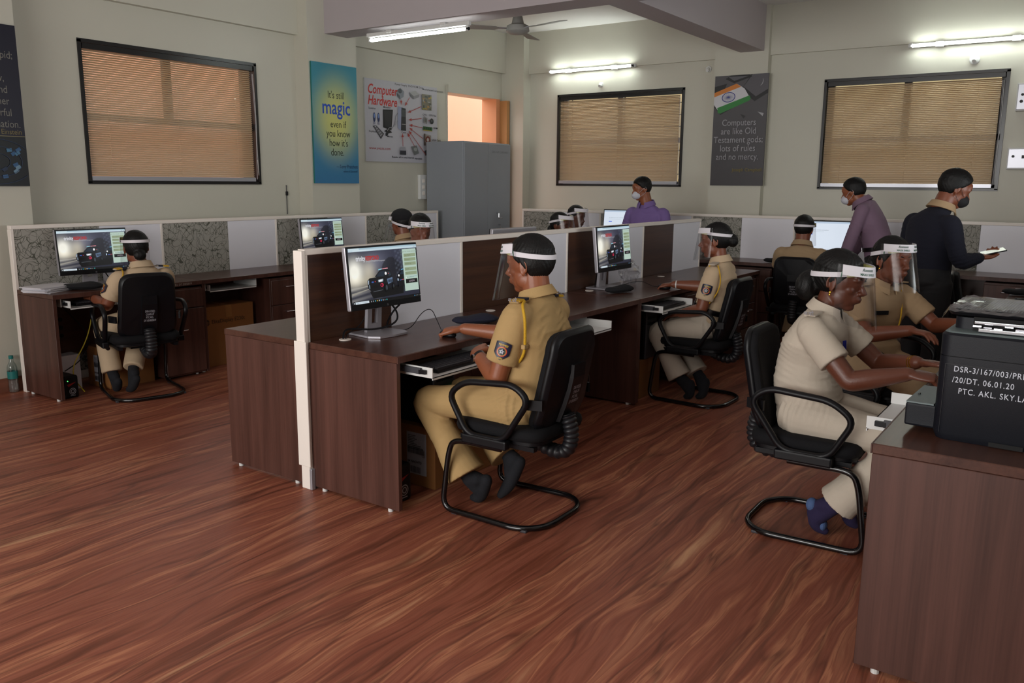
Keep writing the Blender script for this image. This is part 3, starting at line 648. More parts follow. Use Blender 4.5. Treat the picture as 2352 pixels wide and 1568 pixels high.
# ================================================================== DESKS
def desk(label, loc, rz, L=1.2, D_=.6, p0=True, p1=False, tray=None, group=None, modesty=True, grom=True, H=.75):
    t = thing('desk', label, 'desk', loc, rz, group)
    th = .032
    put('worktop', RB(0, D_-.004, .0015, L-.0015, H-th, H, .0025, 1), 'walnutY', t)
    put('edge_band', B(D_-.004, D_, .0015, L-.0015, H-th, H-.002), 'walnutZ', t)
    if p0:
        put('side_panel', RB(.0, D_-.006, .0, .025, .015, H-th, .0015, 1), 'walnutZ', t)
        for x in (.07, D_-.07): put('glide', MB().cyl((x, .0125, 0), (x, .0125, .016), .013, 10), 'white_plastic', t)
    if p1:
        put('side_panel', RB(.0, D_-.006, L-.025, L, .015, H-th, .0015, 1), 'walnutZ', t)
        for x in (.07, D_-.07): put('glide', MB().cyl((x, L-.0125, 0), (x, L-.0125, .016), .013, 10), 'white_plastic', t)
    if modesty: put('modesty_panel', B(.05, .066, .026 if p0 else .002, L-(.026 if p1 else .002), .25, H-th), 'walnutY', t)
    if grom: put('cable_grommet', MB().tube([(.09, .16, H-.001), (.09, .16, H+.003)], .03, 20), 'cream_metal', t)
    if tray:
        y0, y1, out = tray[:3]; z = .655
        k = put('keyboard_tray', MB().box(D_-.30+out, D_+out, y0+.02, y1-.02, z-.003, z).box(D_+out-.004, D_+out, y0+.02, y1-.02, z-.012, z+.0).box(D_-.30+out, D_+out, y0+.018, y0+.022, z, z+.045).box(D_-.30+out, D_+out, y1-.022, y1-.018, z, z+.045), 'white_plastic', t)
        for s, yy in ((0, y0+.008), (1, y1-.008)):
            put('slide_rail', RB(D_-.34+out*.5, D_+out-.06, yy-.006, yy+.006, z+.012, z+.040, .002), 'rubber', k)
            put('end_stop', RB(D_+out-.07, D_+out-.03, yy-.0065, yy+.0065, z+.014, z+.034, .002), 'black_plastic', k)
        put('tray_bracket', B(D_-.3, D_-.05, y0-.006, y0, z, H-th), 'white_plastic', k); put('tray_bracket', B(D_-.3, D_-.05, y1, y1+.006, z, H-th), 'white_plastic', k)
    return t
def pedestal(label, loc, rz, wd=.40, dp=.5, hh=.70, drawers=3, door=False, group='drawer pedestals'):
    t = thing('drawer_pedestal', label, 'pedestal', loc, rz, group)
    put('body', RB(0, dp, 0, wd, .02, hh, .002, 1), 'walnutZ', t)
    if door:
        d_ = put('door', RB(dp, dp+.018, .004, wd-.004, .035, hh-.16, .002, 1), 'walnutZ', t)
        put('handle', MB().tube(filletpath([(dp+.018, wd*.25, .38), (dp+.045, wd*.25, .38), (dp+.045, wd*.25+.1, .38), (dp+.018, wd*.25+.1, .38)], .012), .005, 8), 'chrome', d_)
        d_ = put('drawer', RB(dp, dp+.018, .004, wd-.004, hh-.152, hh-.01, .002, 1), 'walnutZ', t)
        put('lock', MB().cyl((dp+.018, wd*.6, hh-.10), (dp+.024, wd*.6, hh-.10), .009, 12), 'chrome', d_)
    else:
        n = drawers; h1 = (hh-.05)/n
        for i in range(n):
            d_ = put('drawer', RB(dp, dp+.018, .004, wd-.004, .035+i*h1+.003, .035+(i+1)*h1-.003, .002, 1), 'walnutZ', t)
            zc = .035+(i+.72)*h1
            put('handle', MB().tube(filletpath([(dp+.018, wd*.5-.055, zc), (dp+.045, wd*.5-.055, zc), (dp+.045, wd*.5+.055, zc), (dp+.018, wd*.5+.055, zc)], .012), .005, 8), 'chrome', d_)
    put('foot', MB().cyl((dp-.05, .05, 0), (dp-.05, .05, .022), .012, 8).cyl((dp-.05, wd-.05, 0), (dp-.05, wd-.05, .022), .012, 8).cyl((.05, .05, 0), (.05, .05, .022), .012, 8).cyl((.05, wd-.05, 0), (.05, wd-.05, .022), .012, 8), 'white_plastic', t)
    return t
def partition(label, loc, rz, cuts, front, back, H=1.2, end0=True, end1=True, th=.05):
    t = thing('partition', label, 'partition', loc, rz, 'office partitions')
    L = cuts[-1]
    put('top_rail', RB(-th/2, th/2, .002, L, H-.028, H, .003, 1), 'cream_metal', t)
    put('bottom_rail', B(-th/2+.006, th/2-.006, .002, L, .03, .09), 'cream_metal', t)
    for i, c in enumerate(cuts):
        a, b = (0, .022) if i == 0 else ((c-.022, c) if i == len(cuts)-1 else (c-.010, c+.010))
        put('post', RB(-th/2+.001, th/2-.001, a, b, 0, H-.028, .002, 1), 'cream_metal', t)
    for side, lst in ((1, front), (-1, back)):
        for (a, b, m_) in lst:
            x0, x1 = (.004, th/2-.006) if side > 0 else (-th/2+.006, -.004)
            lb = {'darkY': 'dark walnut panel', 'white_lam': 'white laminate panel', 'pinboard': 'grey fabric panel with dark scribbles'}[m_]
            put('panel', RB(x0, x1, a, b, .09, H-.028, .0015, 1), m_, t, lb)
    return t
def segs(cuts, frac, A, Bm):
    out = []
    for i, (a, b) in enumerate(zip(cuts, cuts[1:])):
        fr = frac[i] if isinstance(frac, (list, tuple)) else frac
        a2 = a+(.022 if i == 0 else .010); b2 = b-(.022 if i == len(cuts)-2 else .010); m_ = a2+(b2-a2)*fr
        out += [(a2, m_-.001, A), (m_+.001, b2, Bm)]
    return out
# island
YI0, DY = 2.73, 1.215
cuts = [DY*k for k in range(5)]
pi_ = partition('long low partition with dark walnut and white panels down the middle desk island', (-3.145, YI0, 0), 0, cuts, segs(cuts, [.49, .55, .52, .5], 'darkY', 'white_lam'), segs(cuts, .55, 'pinboard', 'white_lam'))
put('end_post', RB(-.030, .030, -.022, .003, .0, 1.195, .004), 'cream_metal', pi_, 'white end post')
put('post_cover', RB(-.042, .042, -.028, -.020, .12, .755, .003), 'cream_metal', pi_, 'wider white cover strip of the end post')
put('post_cover', RB(.030, .046, -.024, .0, .0, .11, .003), 'grey_alu', pi_)
who = ['nearest walnut desk of the middle island, holding the big monitor', 'walnut desk of the middle island behind the seated man in khaki', 'third walnut desk of the middle island, where the woman with the bun sits', 'farthest walnut desk on the aisle side of the middle island']
for k in range(4):
    desk(who[k], (-3.115, YI0+k*DY, 0), 0, DY, .585, p0=(k in (0, 2)), p1=(k in (1, 3)), tray={0: (.07, .70, .13), 1: (.03, .56, .14), 2: (.06, .60, .13)}.get(k))
who2 = ['nearest walnut desk on the hidden left side of the middle island', 'second walnut desk on the hidden left side of the middle island', 'third walnut desk on the hidden left side of the middle island', 'farthest walnut desk on the hidden left side of the middle island']
for k in range(4):
    desk(who2[k], (-3.175, YI0+(k+1)*DY, 0), PI, DY, .595, p0=(k in (1, 3)), p1=(k in (0, 2)), grom=False)
D = Decal(plane((-2.5295, 4.42, .722), (0, 1, 0), (0, 0, 1)))
pedestal('walnut drawer pedestal under the third island desk', (-3.06, 5.98, 0), 0, .36, .5)
pedestal('walnut drawer pedestal under the farthest island desk', (-3.06, 7.17, 0), 0, .36, .5)
# left row
LX, LF, LY0, LDY = -6.263, -5.767, 2.84, 1.163
cuts = [LDY*k for k in range(5)]
partition('low partition with scribble fabric and white panels along the left wall', (LX-.028, LY0, 0), 0, cuts, segs(cuts, .55, 'pinboard', 'white_lam'), segs(cuts, .5, 'white_lam', 'white_lam'))
wl_ = ['walnut desk at the left end of the left-wall row, with papers and monitor', 'second walnut desk of the left-wall row, over the cardboard carton', 'third walnut desk of the left-wall row, holding a small monitor', 'farthest walnut desk of the left-wall row']
for k in range(4):
    desk(wl_[k], (LX, LY0+k*LDY, 0), 0, LDY, .496, p0=(k != 2), p1=(k == 3), tray={0: (.08, .66, .03), 1: (.06, .55, -.02)}.get(k), grom=False)
pedestal('walnut pedestal with a locked drawer over a door under the left-end desk', (LX+.02, 3.64, 0), 0, .355, .47, door=True)
pedestal('walnut pedestal with three drawers beside the carton in the left-wall row', (LX+.02, 4.66, 0), 0, .40, .47)
D = Decal(plane((LF+.0006, 3.64, .720), (0, 1, 0), (0, 0, 1))); D.text('DSR-3/T.PTC AKL DT.5/3/2019', -.02, .005, .022, 'b5b0a8', bold=.01)
o = put('lettering', D.mesh('p'), 'print'); tag(o, 'white hand lettering on the edge of the left-end desk', 'lettering')
D = Decal(plane((LX+.02+.488+.0006, 3.68, .655), (0, 1, 0), (0, 0, 1))); D.text('M. NAMDEV', -.02, 0, .022, '8f8a84', bold=.01)
# right foreground island
RX = -.509
desk('walnut desk in the right foreground carrying the black printer', (.10, 2.65+1.215, 0), PI, 1.215, .609, p0=False, p1=True, tray=(.25, .72, .12), modesty=True, grom=False)
for k in range(1, 4):
    desk(['', 'second walnut desk of the right island, hidden behind the printer', 'third walnut desk of the right island, beyond the printer', 'farthest walnut desk of the right island, with cap and mouse'][k], (.10, 2.65+1.215*(k+1), 0), PI, 1.215, .609, p0=(k == 3), p1=(k == 2), tray={3: (.62, 1.15, .17)}.get(k), grom=False)
cuts = [1.215*k for k in range(5)]
partition('low partition of the right island, just outside the right edge of view', (.127, 2.65, 0), 0, cuts, segs(cuts, .55, 'darkY', 'white_lam'), segs(cuts, .55, 'darkY', 'white_lam'))
# back row: local y runs along +X world, front faces -Y
BX = [-5.98, -4.87, -3.72, -2.6, -1.48, -.36, .76]
cuts = [b-BX[0] for b in BX]
partition('low partition with scribble fabric and white panels along the back wall', (BX[0], 8.80, 0), -PI/2, cuts, segs(cuts, .5, 'pinboard', 'white_lam'), segs(cuts, .5, 'white_lam', 'white_lam'))
wb_ = ['walnut desk at the left end of the back row', 'walnut back-row desk behind the standing man in purple', 'walnut back-row desk behind the woman with the bun', 'walnut back-row desk with the bright white screen', 'walnut back-row desk beside the man in the mauve shirt', 'walnut back-row desk at the right edge of view']
for k in range(6):
    desk(wb_[k], (BX[k], 8.77, 0), -PI/2, BX[k+1]-BX[k], .48, p0=True, p1=(k == 5), grom=False)
    if k >= 2: pedestal(['', '', 'walnut back-row pedestal behind the woman with the bun', 'walnut back-row pedestal under the white screen', 'walnut back-row pedestal behind the officer in front', 'walnut back-row pedestal at the right edge'][k], (BX[k]+.68, 8.72, 0), -PI/2, .38, .40)
t = thing('white_board_strip', 'low white panel leaning under the back-row desk near the dark pedestal', 'panel', (-2.25, 8.45, 0)); put('sheet', RB(-.15, .3, 0, .02, 0, .28, .003), 'white_plastic', t)

# ================================================================== MONITORS
SWd, SHt = .49, .287
def screen_cols(u, v):
    v = 1-v          # v from the top
    g = lambda cx, cy, sx, sy: math.exp(-((u-cx)/sx)**2-((v-cy)/sy)**2)
    c = np.array((.020, .022, .040))*(1+.6*(1-v))
    c = c+np.array((.95, .93, .80))*min(1, 1.25*g(.07, .42, .10, .20))+np.array((.42, .38, .27))*g(.27, .42, .09, .17)+np.array((.30, .26, .17))*g(.1, .60, .30, .10)
    c = c+np.array((.10, .10, .13))*g(.36, .27, .16, .18)
    if v > .70 and u < .45:
        k = (v-.70-.0*u)/(1-.70); s = .5+.5*math.sin((v*1.0+u*.22)*62); c = c+np.array((.22, .21, .19))*s*(1-u/.45)*.9
    if ((u-.60)/.15)**2+((v-.50)/.30)**2 < 1 and v < .75: c = c*.35
    if u > .66 and v < .6: c = c+np.array((.05, .06, .08))*(.5+.5*math.sin(u*95+v*60))*(.5+.5*math.sin(u*70-v*80))
    return tuple(np.clip(c, 0, 1))
def screen_trinity(W_=SWd, H_=SHt):
    D = Decal(plane((0, -W_/2, -H_/2), (0, 1, 0), (0, 0, 1)), .0001)
    X = lambda u: u*W_; Y = lambda v: (1-v)*H_
    R = lambda a, b, c, d, col: D.rect(X(a), Y(d), X(c), Y(b), col)
    D.grid(0, 0, W_, H_, 90, 52, screen_cols)
    # cruiser, seen three-quarter
    P = lambda pts, col: D.poly([(X(a), Y(b)) for a, b in pts], col)
    P([(.26, .80), (.74, .72), (.78, .74), (.75, .90), (.30, .93)], '07080c')
    P([(.235, .60), (.27, .555), (.42, .545), (.49, .575), (.50, .80), (.28, .80), (.24, .74)], '0a0c12')
    P([(.345, .54), (.42, .43), (.53, .41), (.575, .45), (.60, .56), (.47, .575)], '0c0e14')
    P([(.365, .535), (.425, .45), (.50, .44), (.48, .55)], '1c2836')
    P([(.49, .575), (.60, .545), (.615, .62), (.61, .75), (.50, .79)], '10131c'); P([(.52, .60), (.60, .575), (.605, .66), (.53, .70)], '5e7390')
    P([(.535, .46), (.57, .47), (.59, .54), (.545, .55)], '26323c')
    for k in range(5): D.rect(X(.535+k*.014), Y(.665), X(.544+k*.014), Y(.615), '141a26')
    P([(.40, .425), (.46, .415), (.46, .40), (.41, .405)], '7cd0e0'); P([(.46, .415), (.545, .41), (.54, .392), (.46, .40)], 'e06a78')
    for k in range(7): D.ellipse(X(.415+k*.02), Y(.408), .0026, .0018, 'f4f0f4' if k % 2 else 'b0d8e8', 8)
    D.ellipse(X(.505), Y(.495), .007, .0085, 'f6f6f8', 14); D.ellipse(X(.545), Y(.50), .0035, .002, 'd05058', 8)
    P([(.385, .60), (.46, .59), (.455, .635), (.39, .645)], 'b8c4d0'); P([(.40, .605), (.44, .60), (.44, .63), (.40, .635)], 'f4f6f8'); P([(.238, .60), (.255, .59), (.25, .66), (.24, .67)], 'aab8c8')
    D.ellipse(X(.305), Y(.63), .009, .004, '3c5fae', 10); D.ellipse(X(.34), Y(.625), .004, .003, 'b03040', 8)
    P([(.255, .69), (.375, .685), (.37, .735), (.26, .74)], '020203'); D.ellipse(X(.435), Y(.70), .011, .010, 'd02c50', 16); D.ellipse(X(.43), Y(.70), .006, .006, '200810', 12); D.ellipse(X(.255), Y(.71), .003, .012, '8c9cac', 10)
    D.ellipse(X(.50), Y(.755), .014, .024, '050507', 18); D.ellipse(X(.50), Y(.755), .007, .014, '3a404a', 14); D.ellipse(X(.605), Y(.74), .010, .018, '050507', 18); D.ellipse(X(.605), Y(.74), .004, .009, '343a44', 12)
    P([(.30, .80), (.44, .785), (.44, .795), (.30, .812)], '50545a')
    P([(.67, .60), (.70, .52), (.77, .45), (.77, .77), (.68, .77)], '0a0d14'); P([(.705, .545), (.74, .485), (.77, .47), (.77, .54)], '1c2c3c'); D.ellipse(X(.695), Y(.56), .005, .006, 'ffffff', 12); D.ellipse(X(.678), Y(.635), .004, .008, 'b8d0e4', 10)
    P([(.70, .645), (.735, .64), (.735, .648), (.70, .655)], '5878d0'); P([(.735, .64), (.77, .635), (.77, .645), (.735, .65)], 'c05060'); P([(.735, .45), (.77, .44), (.77, .455), (.74, .463)], '6cb8e0')
    P([(0, .715), (.23, .685), (.23, .70), (0, .735)], 'a8a59c'); P([(0, .80), (.24, .74), (.24, .755), (0, .84)], '9a968c')
    # page furniture
    R(0, 0, 1, .062, 'c8dce6'); R(0, 0, 1, .028, 'a9c4d2'); R(.0, .0, .15, .028, 'cfe2ea'); R(.06, .036, .25, .05, 'dbe8ee'); D.ellipse(X(.955), Y(.04), .0022, .0022, '404850', 8); D.ellipse(X(.98), Y(.04), .0022, .0022, '404850', 8)
    D.text('trinity', X(.225), Y(.228), .034, 'd8d8de', 'RIGHT', bold=.03, sx=.78); D.text('RESPOND', X(.228), Y(.228), .031, 'b8201c', 'LEFT', bold=.03, sx=.68); D.rect(X(.228), Y(.242), X(.41), Y(.237), 'b8b8bc'); D.text('Emergency Response Management', X(.228), Y(.262), .0098, 'b8b8bc')
    R(.77, .078, .985, .865, 'b9cfc2')
    D.text('LOGIN TO YOUR ACCOUNT', X(.8775), Y(.14), .0105, '7c8c80', 'CENTER')
    for k, (a, s) in enumerate(((.165, 'User Name'), (.245, 'Password'), (.325, 'Role/Group'), (.425, 'Station'), (.505, 'District'))): R(.79, a, .97, a+.062, '93a283'); D.text(s, X(.80), Y(a+.04), .0098, '5a6450')
    R(.795, .605, .805, .62, 'eef4f0'); D.text('Remember Me', X(.812), Y(.62), .0085, '5a6a60'); D.text('Forgot password', X(.965), Y(.608), .0078, '4f8fb0', 'RIGHT')
    R(.79, .645, .97, .725, '0c0f10'); D.text('LOGIN', X(.88), Y(.70), .014, 'c0b4bc', 'CENTER')
    R(0, .945, 1, 1, '07080b'); R(.03, .952, .22, .994, 'd8e4ec'); D.text('Type here to search', X(.045), Y(.982), .009, '8090a0'); R(.008, .962, .018, .985, 'c8d0d8')
    for k, col in enumerate(('8a9098', '8a9098', '3aa0b8', 'c0a440', 'd8d8d8', '40a0e8', 'a0a4a8', '707478', '38b0b0')): D.rect(X(.245+k*.028), Y(.985), X(.258+k*.028), Y(.962), col)
    R(.90, .962, .91, .984, '50a0d8'); R(.92, .968, .96, .974, '9098a0'); R(.985, .965, .993, .98, 'a0a0a0')
    return D.mesh('screen_picture')
def screen_white(W_=SWd, H_=SHt):
    D = Decal(plane((0, -W_/2, -H_/2), (0, 1, 0), (0, 0, 1)), .0001); X = lambda u: u*W_; Y = lambda v: (1-v)*H_
    D.rect(0, 0, W_, H_, 'dfe9f6'); D.rect(0, Y(.06), W_, H_, 'b9cbe0'); D.rect(0, 0, W_, Y(.95), '2a3a4c')
    D.text('The report has not been submitted yet', X(.12), Y(.30), .012, '707c88'); D.rect(X(.12), Y(.35), X(.42), Y(.343), 'b0bcc8'); D.rect(X(.12), Y(.45), X(.20), Y(.42), '3060e0')
    for k in range(9): D.rect(X(.3+k*.04), Y(.985), X(.315+k*.04), Y(.965), ['80c0e0', 'd0b040', 'c0c0c0'][k % 3])
    return D.mesh('screen_picture')
TRI = screen_trinity(); TRI.materials.append(M['screen'])
WHI = screen_white(); WHI.materials.append(M['screen'])
OFFM = B(-.0003, .0003, -SWd/2, SWd/2, -SHt/2, SHt/2).mesh('dark_screen')
def monitor(label, loc, rz, zc=.295, pic=TRI, group='desktop monitors', tilt=6):
    """origin on the desk below the stand, screen looks along local +x; zc = height of screen centre"""
    t = thing('monitor', label, 'monitor', loc, rz, group)
    T = Matrix.Translation((.055, 0, zc)) @ Matrix.Rotation(math.radians(-tilt), 4, 'Y')
    def P_(name, mb, m, par=t, smooth=False):
        mb.xf(T); return put(name, mb.mesh(name, smooth), m, par)
    W2_, H2 = .255, .165
    P_('housing', RB(-.034, -.004, -W2_, W2_, -H2, H2, .007), 'silver')
    bz = P_('bezel', MB().rbox(-.006, .001, -W2_+.001, W2_-.001, -H2+.001, H2-.001, .002, 1), 'black_plastic')
    P_('back_bulge', RB(-.05, -.03, -.12, .12, -.09, .06, .012), 'silver')
    o = bpy.data.objects.new('screen_picture', pic); C.objects.link(o); o.parent = t; o.matrix_local = T @ Matrix.Translation((.0014, 0, .0105))
    D = Decal(plane((.0012, 0, -.1535), (0, 1, 0), (0, 0, 1))); D.ellipse(0, 0, .006, .006, '6a6a70', 18); D.ellipse(0, 0, .0052, .0052, '101014', 18); D.text('hp', -.0042, -.002, .0095, '8a8a90', shear=.3)
    e = D.mesh('l'); o2 = put('maker_emblem', e, 'print', t); o2.matrix_local = T
    # stand: tapered neck with a cable window
    nk = MB(); zt = zc-.03
    def ring(z, w_, x): return [(x-.010, -w_, z), (x+.010, -w_, z), (x+.010, w_, z), (x-.010, w_, z)]
    for (y0a, y0b, y1a, y1b, z0, z1) in ((-.052, -.020, -.048, -.020, .01, zt), (.020, .052, .020, .048, .01, zt), (-.021, .021, -.021, .021, .01, .055), (-.021, .021, -.021, .021, .135, zt)):
        xa = lambda z: -.05+.02*z/zt
        nk.loft([[(xa(z0)-.011, y0a, z0), (xa(z0)+.011, y0a, z0), (xa(z0)+.011, y0b, z0), (xa(z0)-.011, y0b, z0)], [(xa(z1)-.011, y1a, z1), (xa(z1)+.011, y1a, z1), (xa(z1)+.011, y1b, z1), (xa(z1)-.011, y1b, z1)]])
    put('stand_neck', nk, 'silver', t)
    put('stand_foot', MB().prism([(-.11, -.12), (.06, -.135), (.115, -.10), (.125, 0), (.115, .10), (.06, .135), (-.11, .12)], 0, .010, lambda u, v, k: (u, v, k+.0)), 'silver', t)
    return t
_m1 = monitor('monitor showing a patrol-car login page on the nearest island desk', (-3.00, 3.105, .752), math.radians(-3), .320); _m1.scale = (.95, .95, .95)
monitor('monitor with the login page in front of the woman at the far left', (-6.14, 3.33, .752), math.radians(-6), .25)
monitor('small distant monitor with the login page on the third left-wall desk', (-6.10, 5.53, .752), math.radians(-2), .262)
monitor('monitor with the login page before the woman with the bun at the island', (-3.00, 5.535, .752), math.radians(0), .300)
monitor('big bright white screen on the back row beside the mauve shirt', (-2.205, 8.60, .752), math.radians(-90), .262, WHI)
monitor('white lit screen peeping over the partition left of the man in purple', (-4.44, 8.60, .752), math.radians(-84), .315, WHI)
monitor('dark monitor seen from behind over the partition, left of the far screen', (-3.50, 5.06, .752), math.radians(176), .285, OFFM)

def cable(label, P, r=.0032, m='black_plastic', name='cable'):
    o = put(name, MB().tube(smoothpath(P, 3), r, 7).mesh(name, True), m); tag(o, label, 'cable'); return o
cable('thick black cable looped from the big monitor to the desk grommet', [(-3.04, 3.14, 1.0), (-3.0, 3.16, .93), (-2.955, 3.20, .86), (-2.955, 3.19, .80), (-3.0, 3.08, .775), (-3.05, 2.98, .79), (-3.07, 2.93, .79), (-3.04, 2.89, .757), (-3.03, 2.885, .73)], .005)
cable('second thinner black cable running beside the grommet cable of the big monitor', [(-3.05, 3.10, .9), (-3.07, 3.05, .80), (-3.08, 2.98, .77), (-3.05, 2.93, .77), (-3.03, 2.90, .758), (-3.02, 2.885, .74)], .003)
cable('black cable curving down right of the big monitor stand', [(-3.03, 3.30, .96), (-3.0, 3.29, .90), (-3.03, 3.24, .85), (-3.07, 3.235, .78), (-3.06, 3.23, .757)], .005)
cable('thin mouse lead arching over the nearest island desk to the mouse', [(-3.04, 3.22, .757), (-2.98, 3.22, .757), (-2.93, 3.27, .76), (-2.97, 3.40, .83), (-2.95, 3.46, .85), (-2.88, 3.42, .80), (-2.78, 3.34, .762), (-2.72, 3.275, .764)], .0022, name='mouse_lead')
cable('black monitor cable behind the island monitor of the woman with the bun', [(-3.04, 5.60, 1.0), (-3.08, 5.55, .9), (-3.08, 5.50, .79), (-3.05, 5.45, .758)], .004)
cable('thin mouse lead on the third island desk', [(-2.98, 5.72, .757), (-2.88, 5.85, .79), (-2.80, 5.86, .758), (-2.74, 5.80, .757), (-2.68, 5.79, .762)], .0022, name='mouse_lead')
cable('black monitor cable behind the left-end monitor', [(-6.13, 3.36, .93), (-6.10, 3.42, .82), (-6.13, 3.46, .77), (-6.10, 3.40, .757)], .004)
cable('yellow network cable hanging under the left-end desk', [(-5.98, 3.25, .66), (-5.97, 3.22, .62), (-5.95, 3.18, .48), (-5.93, 3.12, .36), (-5.90, 3.0, .22), (-5.90, 3.0, .12), (-5.88, 3.06, .02)], .004, 'yellow_cable', 'network_cable')
cable('black power cable running down to the backup unit under the left-end desk', [(-6.1, 3.02, .68), (-6.05, 3.1, .55), (-6.0, 3.2, .4), (-5.93, 3.1, .25), (-5.98, 2.98, .17)], .004)

# ------------------------------------------------------------------ mice, keyboards, caps, papers, boxes
def mouse(label, loc, rz):
    t = thing('mouse', label, 'mouse', loc, rz, 'computer mice')
    mb = MB().ell((0, 0, .012), (.055, .031, .022), nu=20, nv=12); mb.v = [(x, y, max(z, .0)) for x, y, z in mb.v]
    put('shell', mb.mesh('s', True), 'black_plastic', t); put('scroll_wheel', MB().cyl((.03, -.004, .028), (.03, .004, .028), .008, 12), 'rubber', t); return t
mouse('black mouse under the right hand of the man in khaki', (-2.675, 3.265, .7505), math.radians(172))
mouse('black mouse under the hand of the woman with the bun', (-2.64, 5.76, .7505), math.radians(175))
mouse('black mouse beside the cap on the farthest right-island desk', (-.40, 6.55, .7505), math.radians(190))
def keyboard(label, loc, rz):
    t = thing('keyboard', label, 'keyboard', loc, rz, 'keyboards')
    put('case', RB(-.075, .075, -.22, .22, 0, .018, .005), 'black_plastic', t)
    k = MB()
    for r in range(6):
        for c_ in range(21):
            if r == 0 and 5 <= c_ <= 10: continue
            x = .058-(5-r)*.0225; y = -.205+c_*.0205; k.box(x-.009, x+.007, y-.0085, y+.0085, .018, .024)
    k.box(-.0635, -.0475, -.10, .02, .018, .024)
    put('keys', k, 'rubber', t, kind='stuff'); return t
keyboard('black keyboard on the pulled-out tray before the man in khaki', (-2.51, 3.12, .6555), 0)
keyboard('black keyboard on the tray of the woman with the bun', (-2.52, 5.50, .6555), 0)
keyboard('black keyboard on the tray of the left-end desk', (-5.85, 3.22, .6555), 0)
keyboard('black keyboard on the far tray of the right island', (-.56, 5.41, .6555), PI)
def cap(label, loc, rz, L=.26, wd=.11, m='black_felt'):
    mb = MB(); rings = []
    for i in range(13):
        u = -1+2*i/12; k = max(.05, (1-abs(u)**3.2))**.5; hh = .026*k*(1+.25*math.sin(u*4)); ww = wd/2*k
        rings.append([(u*L/2, ww*math.cos(a), .026+hh*math.sin(a) if math.sin(a) > 0 else .026+.024*k*math.sin(a)) for a in np.arange(14)*2*PI/14])
    mb.loft(rings); o = put('folded_cap', mb.mesh('folded_cap', True), m); o.location = loc; o.rotation_euler = (0, 0, rz); tag(o, label, 'cap', 'folded uniform caps'); return o
cap('dark folded cap lying behind the hand of the man in khaki', (-2.80, 3.66, .750), math.radians(60), .27, .13, 'navy_felt')
cap('black rounded pouch-like cap below the island monitor of the woman with the bun', (-2.80, 5.36, .750), math.radians(70), .26, .10)
cap('black folded cap beside the papers on the left-end desk', (-5.91, 3.13, .750), math.radians(55), .27, .13)
cap('black folded cap on the farthest right-island desk', (-.42, 7.02, .750), math.radians(5), .27, .13)
cap('dark cap lying beside the white screen on the back row', (-2.66, 8.40, .750), math.radians(10), .22, .10)
cap('navy cap lying on the desk edge just behind the printer', (-.43, 4.16, .750), math.radians(80), .24, .10, 'navy_felt')
tp = thing('paper_stack', 'loose stack of white papers on the left-end desk', 'papers', (-6.02, 2.96, .7505), math.radians(20))
random.seed(11)
for k in range(9):
    mb = MB().obox((random.uniform(-.015, .015), random.uniform(-.015, .015), .002+k*.0042), (.21, .30, .0035), Matrix.Rotation(random.uniform(-.14, .14), 3, 'Z'))
    put('sheet', mb, 'paper', tp)
def carton(label, x0, x1, y0, y1, h, face_label=None, text=None):
    t = thing('carton', label, 'box', ((x0+x1)/2, (y0+y1)/2, 0), 0, 'brown cartons under the desks')
    hx, hy = (x1-x0)/2, (y1-y0)/2
    put('box_body', RB(-hx, hx, -hy, hy, 0, h, .003, 1), 'cardboard', t)
    put('tape', B(-hx-.0006, hx+.0006, -.03, .03, h-.10, h+.0006), mat('tan_tape', '9a6c3a', .4), t)
    if face_label:
        D = Decal(plane((-hx, -hy-.0004, 0), (1, 0, 0), (0, 0, 1)))
        a, b, c_, d_ = face_label; D.rect(a, b, c_, d_, 'a9a9b2')
        random.seed(4)
        for k in range(9): z = d_-.02-k*.0085; D.rect(a+.008, z, a+.008+(c_-a)*(.3+.4*random.random()), z+.004, '55555c')
        zz = b+.11; x = a+.006
        while x < c_-.02: w_ = random.choice([.001, .002, .003]); D.rect(x, zz, x+w_, zz+.035, '303036'); x += w_+.0022
        D.text('04 NADWD', a+.01, b+.062, .018, '25252b', bold=.02)
        x = a+.012
        while x < c_-.03: w_ = random.choice([.001, .002, .003]); D.rect(x, b+.012, x+w_, b+.045, '303036'); x += w_+.0022
        D.text('[99E]', c_-.015, b+.14, .018, '25252b', ang=-PI/2)
        put('shipping_label', D.mesh('l'), 'print', t)
    if text:
        D = Decal(plane((hx+.0004, -hy, 0), (0, 1, 0), (0, 0, 1)))
        for s, u, v, z in text: D.text(s, u, v, z, '3a2614', bold=.01)
        D.ellipse(.035, text[0][2]+.012, .026, .026, '2c1c10', 24); D.text('hp', .018, text[0][2]+.002, .04, '8a5a2c', shear=.3)
        put('printed_lettering', D.mesh('l'), 'print', t)
    return t
carton('brown carton with a white shipping label under the desk beside the man in khaki', -2.98, -2.605, 3.07, 3.58, .315, (.19, .06, .32, .28))
carton('brown carton under the island desk beside the woman with the bun', -2.97, -2.60, 5.33, 5.66, .28)
carton('plain carton on the floor behind the feet of the left-end woman', -6.15, -5.86, 3.24, 3.60, .30, (.09, .04, .2, .24))
carton('brown carton with printed lettering in the second left-wall desk', -6.20, -5.93, 4.10, 4.60, .50, None, [('EliteDisplay E230t', .08, .36, .045)])
t = thing('white_box', 'small white box under the left-end desk beside the cartons', 'box', (-6.14, 2.98, 0)); put('box_body', RB(-.06, .06, 0, .17, 0, .26, .003), 'white_lam', t)
t = thing('wall_socket', 'white socket plate on the panel under the left-end desk', 'socket', (-6.21, 3.03, .45)); put('plate', RB(0, .012, 0, .12, -.12, .12, .004), 'white_lam', t)
for z in (-.06, 0, .06): put('outlet', MB().cyl((.012, .06, z), (.016, .06, z), .016, 12), 'black_plastic', t)
